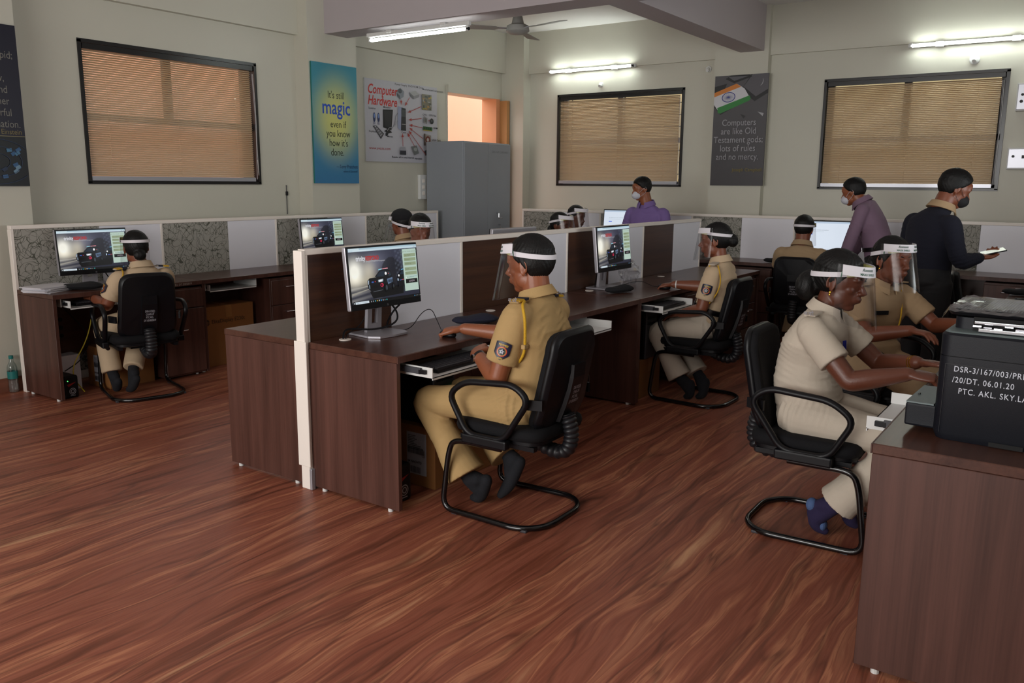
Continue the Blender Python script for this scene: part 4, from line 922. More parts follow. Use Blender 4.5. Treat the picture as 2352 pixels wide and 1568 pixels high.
def ups(label, loc, rz):
    t = thing('backup_power_unit', label, 'power unit', loc, rz, 'backup power units')
    put('housing', RB(-.14, .14, -.06, .06, .0, .19, .016, 3), 'black_plastic', t)
    put('power_led', MB().cyl((.14, -.03, .15), (.143, -.03, .15), .0035, 10), 'led', t)
    D = Decal(plane((.1405, -.06, 0), (0, 1, 0), (0, 0, 1))); D.poly([(.02, .12), (.10, .135), (.035, .10)], '8c1c1c')
    for r, c_ in ((.028, '9a9aa0'), (.023, '101014'), (.016, '9a9aa0'), (.011, '101014')): D.ellipse(.065, .06, r, r, c_, 22)
    D.rect(.045, .022, .085, .027, '9a9aa0'); put('front_print', D.mesh('d'), 'print', t); return t
ups('black backup unit with red mark just inside the nearest island desk', (-2.765, 2.86, 0), 0)
ups('black backup unit with a green light under the left-end desk', (-5.96, 2.95, 0), 0).scale = (.85, .85, .85)
def tower(label, loc, rz):
    t = thing('computer_tower', label, 'computer', loc, rz, 'computer towers')
    put('case', RB(-.2, .2, -.085, .085, .0, .36, .006), 'black_plastic', t)
    put('front_panel', RB(.2, .215, -.083, .083, .004, .356, .005), 'rubber', t)
    for z in (.30, .26): put('drive_bay', RB(.213, .218, -.065, .065, z-.012, z+.012, .003), 'black_plastic', t)
    put('power_led', MB().cyl((.213, .05, .2), (.219, .05, .2), .004, 10), 'led', t); return t
def shelf_hang(x, y, z): pass
tower('black computer tower standing on the carton beside the woman with the bun', (-2.80, 5.46, .2805), 0)
tower('black computer tower on the carton in front of the knees of the man in khaki', (-2.86, 3.20, .3155), 0); bpy.data.objects['computer_tower.001'].scale = (1, 1, .90)
bpy.data.objects['computer_tower'].scale = (1, 1, 1.0)
tower('black computer tower with a green light under the back row', (-1.95, 8.60, 0), -PI/2)
# crumpled clear bag by the island monitor
mb = MB().ell((0, 0, 0), (1, 1, 1), nu=18, nv=12); rr = np.random.RandomState(3)
mb.v = [tuple(np.array(p)*(.75+.45*rr.rand())*np.array((.06, .12, .095))+np.array((0, 0, .085))) for p in mb.v]
mb.v = [(x, y, max(z, .001)) for x, y, z in mb.v]
o = put('crumpled_bag', mb, 'plastic_wrap'); o.location = (-2.98, 5.86, .7505); tag(o, 'crumpled clear plastic bag right of the island monitor before the woman with the bun', 'bag')
# bottle
t = thing('water_bottle', 'clear water bottle with teal cap and label on the floor at the far left', 'bottle', (-6.365, 2.80, 0))
put('bottle_body', MB().tube([(0, 0, z) for z in (.001, .01, .06, .07, .08, .17, .185, .20, .225, .25)], [.028, .034, .034, .031, .034, .034, .033, .028, .015, .0135], 20).mesh('b', True), 'bottle', t)
put('bottle_label', MB().tube([(0, 0, .10), (0, 0, .155)], .0346, 20, cap=False).mesh('b', True), 'teal', t); put('bottle_cap', MB().cyl((0, 0, .245), (0, 0, .268), .0155, 18), 'teal', t)
mb = MB().tube([(0, 0, .004), (0, 0, .09)], .031, 18); put('water', mb.mesh('w', True), mat('still_water', 'b8a8a4', .1, alpha=.35), t)

# ------------------------------------------------------------------ printer
t = thing('printer', 'big black multifunction printer with white handwriting on the right foreground desk', 'printer', (-.372, 2.82, .7505), math.radians(-2.0)); t.scale = (1, 1, 1.15)
pr = MB(); R_ = .035
def rr_(x0, x1, y0, y1, r, z, n=6):
    out = []
    for cx, cy, a0 in ((x1-r, y1-r, 0), (x0+r, y1-r, PI/2), (x0+r, y0+r, PI), (x1-r, y0+r, 1.5*PI)):
        out += [(cx+r*math.cos(a0+k*PI/2/n), cy+r*math.sin(a0+k*PI/2/n), z) for k in range(n+1)]
    return out
PW, PD = .44, .40
put('body', MB().loft([rr_(.008, PW-.008, .008, PD, R_, 0), rr_(0, PW, 0, PD, R_, .02), rr_(0, PW, 0, PD, R_, .225), rr_(0.0, PW, 0.0, PD, R_, .228)]).mesh('b', 40), 'printer', t)
put('lower_seam', MB().loft([rr_(.004, PW-.004, .004, PD, R_, .226), rr_(.004, PW-.004, .004, PD, R_, .2315)]), 'gap', t)
put('upper_body', MB().loft([rr_(0, PW, 0, PD, R_, .230), rr_(0, PW, 0, PD, R_, .285), rr_(.006, PW-.006, .006, PD, R_, .291)]).mesh('b', 40), 'printer', t)
put('shoulder_top', MB().loft([rr_(.006, PW-.006, .006, PD, R_, .2912), rr_(.012, PW-.012, .012, PD-.01, R_, .294)]), 'printer_top', t)
put('scanner_unit', MB().loft([rr_(.02, PW, .09, PD, .03, .294), rr_(.02, PW, .09, PD, .03, .325)]).mesh('b', 40), 'printer', t)
put('lid', MB().loft([rr_(.005, PW, .075, PD+.01, .03, .332), rr_(.0, PW, .07, PD+.012, .03, .340), rr_(.004, PW, .074, PD, .03, .349)]).mesh('b', 40), 'black_plastic', t)
g = MB()
for k in range(52): g.box(.02+k*.008, .0225+k*.008, .085, .36, .349, .3502)
put('lid_ribs', g, 'printer_top', t, kind='stuff')
put('output_slot', B(.075, PW-.01, .072, .09, .294, .330), 'gap', t)
put('slot_bar', RB(.095, PW-.012, .030, .046, .296, .306, .002), 'chrome', t); put('slot_bar', RB(.08, PW-.012, .052, .064, .314, .322, .002), 'chrome', t)
random.seed(9)
fl = MB()
for k in range(12): a = .09+k*.028; fl.obox((a, .05, .309+random.uniform(-.003, .003)), (.022, .012, .004), Matrix.Rotation(random.uniform(-.5, .5), 3, 'X'))
put('crinkled_film', fl, 'chrome', t)
wr = MB(); rr2 = np.random.RandomState(5); V = []; nx, ny = 26, 16
for j in range(ny+1):
    for i in range(nx+1): V.append((-.012+.456*i/nx, .062+.34*j/ny, .3512+(.006 if i < 5 or j < 2 else .0008)*rr2.rand()*(1 if i > 0 else 0)-(.02 if i == 0 else 0)-(.012 if j == 0 else 0)))
wr.add(V, [(j*(nx+1)+i, j*(nx+1)+i+1, (j+1)*(nx+1)+i+1, (j+1)*(nx+1)+i) for j in range(ny) for i in range(nx)])
put('protective_film', wr, 'plastic_wrap', t)
put('paper_tray', MB().rbox(-.085, .01, .03, .30, .018, .082, .006), 'printer', t, 'dark paper tray sticking out on the left')
put('tray_lid', B(-.084, -.004, .032, .298, .082, .086), 'printer_top', t)
put('tray_tab', B(-.072, -.066, .14, .155, .086, .090), 'black_plastic', t)
put('foot_notch', B(.16, .25, -.0006, .01, .002, .014), 'gap', t)
D = Decal(plane((0, -.0007, 0), (1, 0, 0), (0, 0, 1)))
for s, x, z in (('DSR-3/167/003/PRINTER', .046, .190), ('/20/DT. 06.01.20', .045, .161), ('PTC. AKL. SKY.LAB', .064, .132)): D.text(s, x, z, .0215, 'c8ccd8', sx=.95, spacing=1.16, bold=.006, shear=.0)
put('handwriting', D.mesh('h'), 'print', t, 'white handwriting on the printer side')
D = Decal(plane((0, -.0005, 0), (1, 0, 0), (0, 0, 1))); D.rect(.022, .208, .44, .2088, '08090c'); D.rect(.022, .02, .0228, .208, '08090c'); put('panel_seam', D.mesh('h'), 'print', t)

# ================================================================== CHAIRS
def trap(wb_, wt, h, r, n=5):
    P = filletpath([(-wb_/2, 0, 0), (wb_/2, 0, 0), (wt/2, h, 0), (-wt/2, h, 0)], r, n, True); return [(p[0], p[1]) for p in P]
def make_chair(label, loc, rz, group='black cantilever office chairs'):
    t = thing('office_chair', label, 'chair', loc, rz, group)
    # seat cushion
    rings = []
    for z, k in ((.405, .93), (.412, .985), (.43, 1), (.452, .985), (.464, .93), (.468, .80)):
        P = filletpath([(-.235*k, -.225*k, z), (.235*k, -.235*k, z), (.235*k, .235*k, z), (-.235*k, .225*k, z)], .09, 5, True); rings.append([tuple(p) for p in P])
    put('seat', MB().loft(rings).mesh('seat', 60), 'black_fabric', t)
    put('seat_pan', MB().loft([[tuple(p) for p in filletpath([(-.22*k, -.21*k, z), (.22*k, -.21*k, z), (.22*k, .21*k, z), (-.22*k, .21*k, z)], .08, 4, True)] for z, k in ((.385, .95), (.39, 1), (.406, 1.0))]).mesh('p', 50), 'black_plastic', t)
    put('under_plate', MB().box(-.12, .13, -.10, .10, .355, .386).box(-.2, .2, -.20, -.17, .365, .386).box(-.2, .2, .17, .20, .365, .386), 'black_plastic', t)
    # backrest: tilted, curved shell
    def bk(u, v, d): # u across, v up, d thickness towards the rear
        lean = math.radians(12); cv = -.035*(1-(u/.23)**2)+.03*((v-.22)/.22)**2
        x = -.185-v*math.tan(lean)*1.0-d+cv+.03; return (x, u, .445+v)
    def shell(d0, d1, inset, name, m):
        n = 0; outl = trap(.40-2*inset, .36-2*inset, .455-2*inset, .085); ringsA = []
        for sc_, d in ((.90, d0-.010), (.975, d0-.003), (1.0, (d0+d1)/2), (.985, d1+.002), (.90, d1+.010)):
            ringsA.append([bk(u*sc_, inset+.2275+(v-.2275)*sc_, d) for u, v in outl])
        mb = MB().loft(ringsA, False)
        for rg, fl_ in ((ringsA[0], 1), (ringsA[-1], 0)):     # inner grid caps so that the curve holds
            c = np.mean(rg, axis=0); base = [rg]
            rs = [[tuple(np.array(c)*0+np.array(bk(0, .2275, d0-.012 if fl_ else d1+.012)) + (np.array(p)-np.array(bk(0, .2275, d0-.012 if fl_ else d1+.012)))*k) for p in rg] for k in (1, .66, .33, .06)]
            mb.loft(rs, True)
        return put(name, mb.mesh(name, 60), m, t)
    shell(.0, .028, .006, 'backrest', 'black_fabric')
    shell(.028, .046, 0, 'back_shell', 'black_plastic')
    # lower-back spine cover with the lettering
    sp = MB(); 
    for z0, z1, w0, w1 in ((.03, .30, .056, .056),):
        Q = lambda u, z, d: (bk(0, z, d)[0], u, bk(0, z, d)[2])
        sp.loft([[Q(-w0, z, .040), Q(w0, z, .040), Q(w0-.006, z, dd), Q(-w0+.006, z, dd)] for z, dd in ((z0, .066), (.10, .066), (.17, .066), (.24, .066), (z1, .060))])
    put('spine_cover', sp, 'black_plastic', t)
    cxb, czb = bk(0, .03, .066)[0], bk(0, .03, .066)[2]
    path = smoothpath([(cxb-.01, 0, czb+.03), (cxb-.03, 0, czb-.03), (cxb-.035, 0, .40), (cxb-.02, 0, .335), (cxb+.05, 0, .315), (cxb+.14, 0, .345)], 3); n = len(path)
    q = [path[int(i*(n-1)/44)] for i in range(45)]
    put('bellows', MB().tube(q, [.040 if i % 3 else .032 for i in range(45)], 16, flat=.85).mesh('b', 60), 'bellows', t)
    # armrests: closed loops of flattened moulding
    for s in (-1, 1):
        y = s*.255
        P = filletpath([(.12, y, .41), (.215, y*1.04, .585), (.12, y*1.06, .655), (-.14, y*1.06, .675), (-.215, y*1.05, .615), (-.075, y, .41)], .05, 5, True)
        put('armrest', MB().tube(P, .0165, 10, closed=True, flat=.85).mesh('a', True), 'black_plastic', t)
        put('arm_mount', RB(-.10, .14, y-.022*(1 if s > 0 else 1), y+.022, .372, .415, .008), 'black_plastic', t)
        put('back_strap', MB().obox((-.205, s*.222, .585), (.085, .012, .045), Matrix.Rotation(s*.35, 3, 'Z')), 'black_plastic', t)
    # cantilever tube
    W_ = .232
    P = filletpath([(-.05, -W_, .362), (.215, -W_, .362), (.245, -W_, .30), (.285, -W_, .0145), (-.155, -W_*1.05, .0145), (-.245, -W_*.62, .0145), (-.245, W_*.62, .0145), (-.155, W_*1.05, .0145), (.285, W_, .0145), (.245, W_, .30), (.215, W_, .362), (-.05, W_, .362)], .07, 7)
    put('tube_frame', MB().tube(P, .0135, 10).mesh('f', True), 'black_gloss', t)
    for x, y in ((.21, -W_), (.21, W_), (-.17, -W_*.98), (-.17, W_*.98)): put('glide', RB(x-.016, x+.016, y-.01, y+.01, 0, .012, .003), 'rubber', t)
    return t
def chair_print(t, lines):
    def fn(u, v, d):
        lean = math.radians(12); vv = .10+v; cv = -.035+.03*((vv-.22)/.22)**2
        return (-.185-vv*math.tan(lean)-.0675+cv+.03-d, -u, .445+vv)
    D = Decal(fn)
    for k, s in enumerate(lines): D.text(s, 0, .085-k*.022, .021, 'a8a8b0', 'CENTER', sx=.60, bold=.01)
    put('stencil_lettering', D.mesh('l'), 'print', t)
ch1 = make_chair('black cantilever chair under the man in khaki at the nearest island desk', (-2.13, 3.13, 0), PI+.02)
def chair_at(label, x, y, rz): return dup(ch1, (x, y, 0), rz, label)
ch2 = chair_at('black chair seen from behind under the woman at the far left', -5.58, 3.34, PI-.30)
ch3 = chair_at('black chair of the woman with the bun at the third island desk', -2.26, 5.60, PI-.03)
ch4 = chair_at('black chair of the woman in the right foreground', -.955, 3.74, .02)
ch5 = chair_at('black chair of the second woman at the right island', -.96, 4.98, -.22)
ch6 = chair_at('black chair of the officer facing the white screen on the back row', -2.20, 7.74, PI/2+.05)
ch7 = chair_at('empty black chair at the right island beyond the second woman', -.60, 6.98, .1)
ch8 = chair_at('black chair back just showing behind the second woman, near the back row', -1.25, 8.0, PI/2)
ch9 = chair_at('black chair of the officer in a dark cap at the left-wall row', -5.32, 5.80, PI)
ch10 = chair_at('black chair on the hidden side of the island under the nearest shielded head', -4.22, 4.85, 0)
ch11 = chair_at('black chair on the hidden side of the island under the woman with the low bun', -4.20, 6.84, 0)
ch12 = chair_at('black chair on the hidden side of the island under the farthest shielded man', -4.62, 7.85, 0)
chair_print(ch1, ['DSR-3/23(3)', 'CHAIR-24', 'PTC.AKL.', 'DT-05/08/2019'])
chair_print(ch2, ['DSR-3/23(3)', 'CHAIR-37', 'PTC.AKL.', 'DT-05/08/2019'])
chair_print(ch3, ['DSR-3/23(3)', 'CHAIR-21', 'PTC.AKL.', 'DT-05/08/2019'])
chair_print(ch6, ['DSR-3/23(3)', 'CHAIR-45', 'PTC.AKL.', 'DT-05/08/2019'])

# ================================================================== PEOPLE
def A(*p): return np.array(p, float)
def chain(mb, pts, rad, it=2, seg=16, flat=1.0, up=None):
    """smooth tapered limb along joints; closed, rounded at both ends"""
    P = [np.array(list(p)+[r], float) for p, r in zip(pts, rad)]
    Q = smoothpath(P, it); mb.tube([q[:3] for q in Q], [q[3] for q in Q], seg, flat=flat, up=up, round_=True)
def secs(mb, S, n=28, p=2.3):
    """trunk of super-elliptic cross sections: (centre, half width, half depth, forward tilt of the plane)"""
    rings = []
    for c, a, b, tl, yw in S:
        R = Matrix.Rotation(yw, 3, 'Z') @ Matrix.Rotation(tl, 3, 'Y'); R = np.array(R); ring = []
        for k in range(n):
            t = 2*PI*k/n; cx, sx = math.cos(t), math.sin(t)
            v = A(math.copysign(abs(cx)**(2/p), cx)*b, math.copysign(abs(sx)**(2/p), sx)*a, 0)
            ring.append(tuple(A(*c)+R@v))
        rings.append(ring)
    mb.loft(rings)
def remesh(mb, vox, smooth=3, name='m', disp=None):
    me = mb.mesh(name); o = bpy.data.objects.new(name, me); C.objects.link(o)
    m = o.modifiers.new('r', 'REMESH'); m.mode = 'VOXEL'; m.voxel_size = vox; m.adaptivity = 0
    if smooth: s = o.modifiers.new('s', 'SMOOTH'); s.factor = .5; s.iterations = smooth
    dg = bpy.context.evaluated_depsgraph_get(); out = bpy.data.meshes.new_from_object(o.evaluated_get(dg))
    bpy.data.objects.remove(o); bpy.data.meshes.remove(me)
    if disp is not None:
        n = len(out.vertices); co = np.empty(n*3, 'f'); out.vertices.foreach_get('co', co); co = co.reshape(-1, 3).astype(float)
        no = np.empty(n*3, 'f'); out.vertex_normals.foreach_get('vector', no); no = no.reshape(-1, 3)
        co = co+no*disp(co)[:, None]; out.vertices.foreach_set('co', co.ravel().astype('f')); out.update()
    out.polygons.foreach_set('use_smooth', [True]*len(out.polygons)); out.name = name
    return out
_rs = np.random.RandomState(12)
_K = _rs.randn(14, 3); _K /= np.linalg.norm(_K, axis=1)[:, None]; _PH = _rs.rand(14)*6.28
def fbm(P, f):
    s = 0
    for i in range(14):
        ff = f*(1+.35*i); s = s+np.sin(P@_K[i]*ff+_PH[i]+1.3*np.sin(P@_K[(i+5) % 14]*ff*.7+i))/(1+.25*i)
    return s/4.
def cloth(folds, base=.0022, f=17):
    def fn(P):
        d = base*fbm(P, f)
        for c, ax, lam, rad, amp in folds:
            c = A(*c); ax = A(*ax); ax /= np.linalg.norm(ax); q = P-c; w_ = np.exp(-(q**2).sum(1)/rad**2)
            ph = (q@ax)/(lam*1.35)*2*PI+3.0*fbm(P, 7)
            r = np.sin(ph+2.2*fbm(P+7, 13)); d = d+amp*1.5*w_*(1-1.9*np.abs(r)**.8)*np.clip(.25+1.2*fbm(P+3, 10), 0, 1)
        return d
    return fn
def unit(v): v = np.array(v, float); return v/np.linalg.norm(v)

def hand(mb, w_, d, up, side, curl=.5, s=1.0, thumb=.5, spread=1.0, fcurl=None):
    """palm, four unequal fingers in three phalanges each, thumb from the side of the palm. side=+1 left hand"""
    d = unit(d); up = unit(np.array(up)-d*np.dot(up, d)); t = np.cross(up, d)*(1 if side < 0 else -1)   # towards the thumb
    w_ = np.array(w_, float); rings = []
    for u, a, b in ((-.012, .025, .019), (.01, .029, .017), (.035, .038, .0155), (.065, .041, .0145), (.088, .040, .012), (.097, .036, .009)):
        c = w_+d*u*s-t*.002
        rings.append([tuple(c+t*a*s*math.cos(q)+up*b*s*math.sin(q)) for q in np.arange(18)*2*PI/18])
    mb.loft(rings)
    mb.ell(w_+d*.035*s+t*.022*s-up*.006*s, (.026*s, .017*s, .013*s), np.array([d, t, up]).T, 12, 8)
    L = (.073, .081, .075, .058); R = (.0088, .0090, .0085, .0075); off = (.029, .0098, -.0098, -.028)
    for k in range(4):
        cu = (curl if fcurl is None else fcurl[k])
        p = w_+d*(.082+(-.006 if k in (0, 3) else 0))*s+t*off[k]*s; a = .15*cu; P = [p-d*.025*s, p]
        sp = (off[k]*2.4)*spread; dd = unit(d+t*sp)
        for j, fr in enumerate((.42, .32, .26)):
            a += (.75, .9, .55)[j]*cu; p = p+(dd*math.cos(a)-up*math.sin(a))*L[k]*fr*s; P.append(p)
        chain(mb, P, [R[k]*s*1.05, R[k]*s*1.1, R[k]*s*1.05, R[k]*s*.95, R[k]*s*.8], 2, 10)
    p0 = w_+d*.018*s+t*.018*s; dt = unit(d*.75+t*.75-up*.35*thumb); p1 = p0+dt*.036*s; dt2 = unit(d*.95+t*(.55-.6*thumb)-up*.55*thumb); p2 = p1+dt2*.032*s; p3 = p2+unit(dt2-t*.2*thumb)*.026*s
    chain(mb, [p0, p1, p2, p3], [.014*s, .0128*s, .0108*s, .0085*s], 2, 10)

def head_R(yaw, pitch, roll=0):
    return np.array(Matrix.Rotation(yaw, 3, 'Z') @ Matrix.Rotation(pitch, 3, 'Y') @ Matrix.Rotation(roll, 3, 'X'))
def head(mb, c, R, s=1.0, fem=False, jaw=1.0):
    X = lambda x, y, z: A(*c)+R@(A(x, y, z)*s)
    def E(x, y, z, a, b, d, rot=None): mb.ell(X(x, y, z), (a*s, b*s, d*s), R if rot is None else R@np.array(rot), 22, 14)
    E(-.016, 0, .028, .092, .073, .086); E(.016, 0, .012, .074, .066, .072)
    E(.024, 0, -.035, .056, .056, .074); E(.036, 0, -.055, .046, .046*jaw, .052); E(.05, 0, -.093, .026, .026*jaw, .020)
    for q in (-1, 1):
        E(.012, q*.040*jaw, -.058, .036, .017, .034); E(.052, q*.034, -.022, .022, .020, .020); E(.074, q*.026, .020, .014, .024, .008)
        E(.052, q*.028, .001, .030, .017, .014)
        # ear: shell, rim and lobe
        Re = Matrix.Rotation(q*.32, 3, 'Z') @ Matrix.Rotation(-.12, 3, 'Y')
        E(-.006, q*.072, -.006, .017, .006, .029, Re)
        rim = [X(-.002+.017*math.cos(t)-.004, q*(.077+.004*max(0, -math.cos(t))), -.004+.029*math.sin(t)) for t in np.linspace(-.4*PI, 1.25*PI, 12)]
        mb.tube(rim, .0036*s, 8, round_=True); E(-.002, q*.073, -.032, .008, .005, .009)
        E(.090, q*.0105, -.034, .011, .008, .0075)
    mb.tube([X(.072, 0, .016), X(.084, 0, .0), X(.097, 0, -.02), X(.106, 0, -.031), X(.098, 0, -.037)], [.0085*s, .0085*s, .0105*s, .0115*s, .007*s], 12, round_=True)
    E(.072, 0, -.058, .022, .028, .022)
    E(.089, 0, -.0565, .009, .021, .0052); E(.0865, 0, -.067, .0095, .018, .0060)
    E(.072, 0, .036, .020, .045, .034)
def hair_cap(c, R, s, fem=False, vox=.0045, bun=None, part=True, short=True, name='hair', strands=.0016):
    def bound(az):  # hairline height for azimuth 0 front .. pi back
        P = [(0, .066), (.5, .062), (.9, .040), (1.25, .012), (1.5, .004), (1.75, -.028), (2.2, -.062), (PI, -.078)] if not fem else [(0, .070), (.5, .062), (.9, .030), (1.25, -.004), (1.55, -.02), (1.8, -.045), (2.2, -.064), (PI, -.074)]
        for (a, u), (b, v) in zip(P, P[1:]):
            if az <= b: return u+(v-u)*(az-a)/(b-a)
        return P[-1][1]
    nu, nv = 72, 48; V = []; F = []
    for j in range(nv+1):
        th = PI*j/nv
        for i in range(nu):
            a = 2*PI*i/nu; d = A(math.sin(th)*math.cos(a), math.sin(th)*math.sin(a), math.cos(th))
            az = abs(math.atan2(d[1], d[0]))
            # radius of the skull outline + hair thickness
            k = 1/math.sqrt((d[0]/.094)**2+(d[1]/.0755)**2+(d[2]/.088)**2); p = A(-.014, 0, .026)+d*k
            hb = bound(math.atan2(abs(p[1]), p[0])); e = (p[2]-hb)/.012
            tk = (.0135 if not fem else .010)*(.55+.45*max(0, d[2]))+(.004 if d[2] > .3 else 0); out = -.016+(tk+.016)*max(0, min(1, .5+.5*e))
            V.append(A(-.014, 0, .026)+d*(k+out))
    for j in range(nv):
        for i in range(nu): q = (i+1) % nu; F.append((j*nu+i, (j+1)*nu+i, (j+1)*nu+q, j*nu+q))
    mb = MB(); mb.add([tuple(A(*c)+R@(v*s)) for v in V], F)
    if bun is not None:
        bx, bz, br = bun; mb.ell(A(*c)+R@(A(bx, 0, bz)*s), (br*.8*s, br*1.1*s, br*s), R, 20, 14); mb.ell(A(*c)+R@(A(bx*.6-.03, 0, bz*.7)*s), (br*.8*s, br*.8*s, br*.7*s), R, 16, 10)
    def dsp(P):
        L = (P-A(*c))@R/s; az = np.arctan2(L[:, 1], L[:, 0]); 
        return strands*s*(np.sin(az*38+6*np.sin(L[:, 2]*40)+4*np.sin(L[:, 0]*50))*.6+fbm(P, 90)*.7)
    return remesh(mb, vox*s, 1, name, dsp)

def ringband(c, R, s, pts, h, th, m=None):
    """closed strap of height h through local points (x, y, z)"""
    P = smoothpath(pts, 2, True); n = len(P); V = []; F = []
    ctr = np.mean(P, axis=0)
    for p in P:
        o = unit(A(p[0]-ctr[0], p[1]-ctr[1], 0))
        for dz, do in ((-h/2, 0), (h/2, 0), (h/2, th), (-h/2, th)): V.append(tuple(A(*c)+R@((p+o*do+A(0, 0, dz))*s)))
    for i in range(n):
        k = (i+1) % n
        for j in range(4): q = (j+1) % 4; F.append((i*4+j, k*4+j, k*4+q, i*4+q))
    return MB().add(V, F)
def face_shield(par, c, R, s=1.0, z0=.038, rise=.02, back=-.003, out=.135, hgt=.21, flare=.35, text=True, fat=1.035, mirror=1):
    """white strap, foam pad, printed front strip and the clear curved visor"""
    rx, ry = .102*fat, .088*fat
    def bp(a):  # strap centreline
        x = -.012+rx*math.cos(a); y = ry*math.sin(a); return A(x, y, z0+back+(rise-back)*(.5+.5*math.cos(a)))
    put('head_strap', ringband(c, R, s, [bp(a) for a in np.arange(24)*2*PI/24], .020, .0022).mesh('b', 40), 'band_white', par)
    vis = thing_part('face_shield', par)
    n = 20; W_ = 1.0; aa = np.linspace(-1.35, 1.35, n)
    def vp(a, t, o=0.):   # t=0 top, 1 bottom
        x = -.02+(out+.0+flare*.22*t+o)*math.cos(a*(1-.06*t)); y = (.098+.006*t+o)*math.sin(a*.95)*1.0; z = z0+rise+.028-t*hgt
        return A(*c)+R@(A(x, y, z)*s)
    V = []; F = []; m_ = 8
    for j in range(m_+1):
        for i in range(n):
            t = j/m_; tt = t*(1-.10*(abs(aa[i])/1.35)**3*(1 if t > .5 else 0))
            V.append(tuple(vp(aa[i], tt)))
    for j in range(m_): 
        for i in range(n-1): F.append((j*n+i, j*n+i+1, (j+1)*n+i+1, (j+1)*n+i))
    mb = MB().add(V, F); me = mb.mesh('visor', True); o = put('visor', me, 'visor', vis)
    # front strip, curved around the visor top
    V = []; F = []
    for i in range(n):
        a = aa[i]*.90
        for t, oo in ((0, .0012), (.165, .0012), (.165, .0035), (0, .0035)): V.append(tuple(vp(a, t, oo)))
    for i in range(n-1):
        for j in range(4): q = (j+1) % 4; F.append((i*4+j, (i+1)*4+j, (i+1)*4+q, i*4+q))
    F += [(0, 1, 2, 3), ((n-1)*4+3, (n-1)*4+2, (n-1)*4+1, (n-1)*4)]
    put('front_strip', MB().add(V, F).mesh('fs', 40), 'band_white', vis)
    V = []; F = []
    for i in range(n):
        a = aa[i]*.8
        p0 = vp(a, .02, -.002); p1 = vp(a, .13, -.002); b0 = A(*c)+R@((bp(a*.9)+A(0, 0, .014)+0*bp(a))*s); b1 = A(*c)+R@((bp(a*.9)-A(0, 0, .012))*s)
        V += [tuple(p0), tuple(p1), tuple(b1), tuple(b0)]
    for i in range(n-1):
        for j in range(4): q = (j+1) % 4; F.append((i*4+j, (i+1)*4+j, (i+1)*4+q, i*4+q))
    F += [(0, 1, 2, 3), ((n-1)*4+3, (n-1)*4+2, (n-1)*4+1, (n-1)*4)]
    put('foam_pad', MB().add(V, F).mesh('fp', 40), 'foam', vis)
    if text:
        for sg in (-1, 1):
            fn = lambda u, v, d: tuple(vp((u/.135)-.42*sg, .085-v/hgt, .004+d))
            D = Decal(fn); D.text('Romsons', 0, .004, .016, '1f4a3c', 'CENTER', shear=.5, bold=.02); D.text('MAXX SHIELD', 0, -.012, .0125, '33604e', 'CENTER', bold=.03)
            put('strip_lettering', D.mesh('l'), 'print', vis)
        for sg in (-1, 1):
            V = []
            q = bp(sg*1.18); q2 = bp(sg*1.22); mbx = MB().obox(A(*c)+R@(q*s*1.03), (.003, .006, .022*s), R); put('buckle', mbx, mat('green_buckle', '1e6a4a', .5) if not bpy.data.materials.get('green_buckle') else bpy.data.materials['green_buckle'], vis)
    return vis
def thing_part(name, par):
    o = bpy.data.objects.new(name, None); C.objects.link(o); o.parent = par; o.empty_display_size = .05; return o

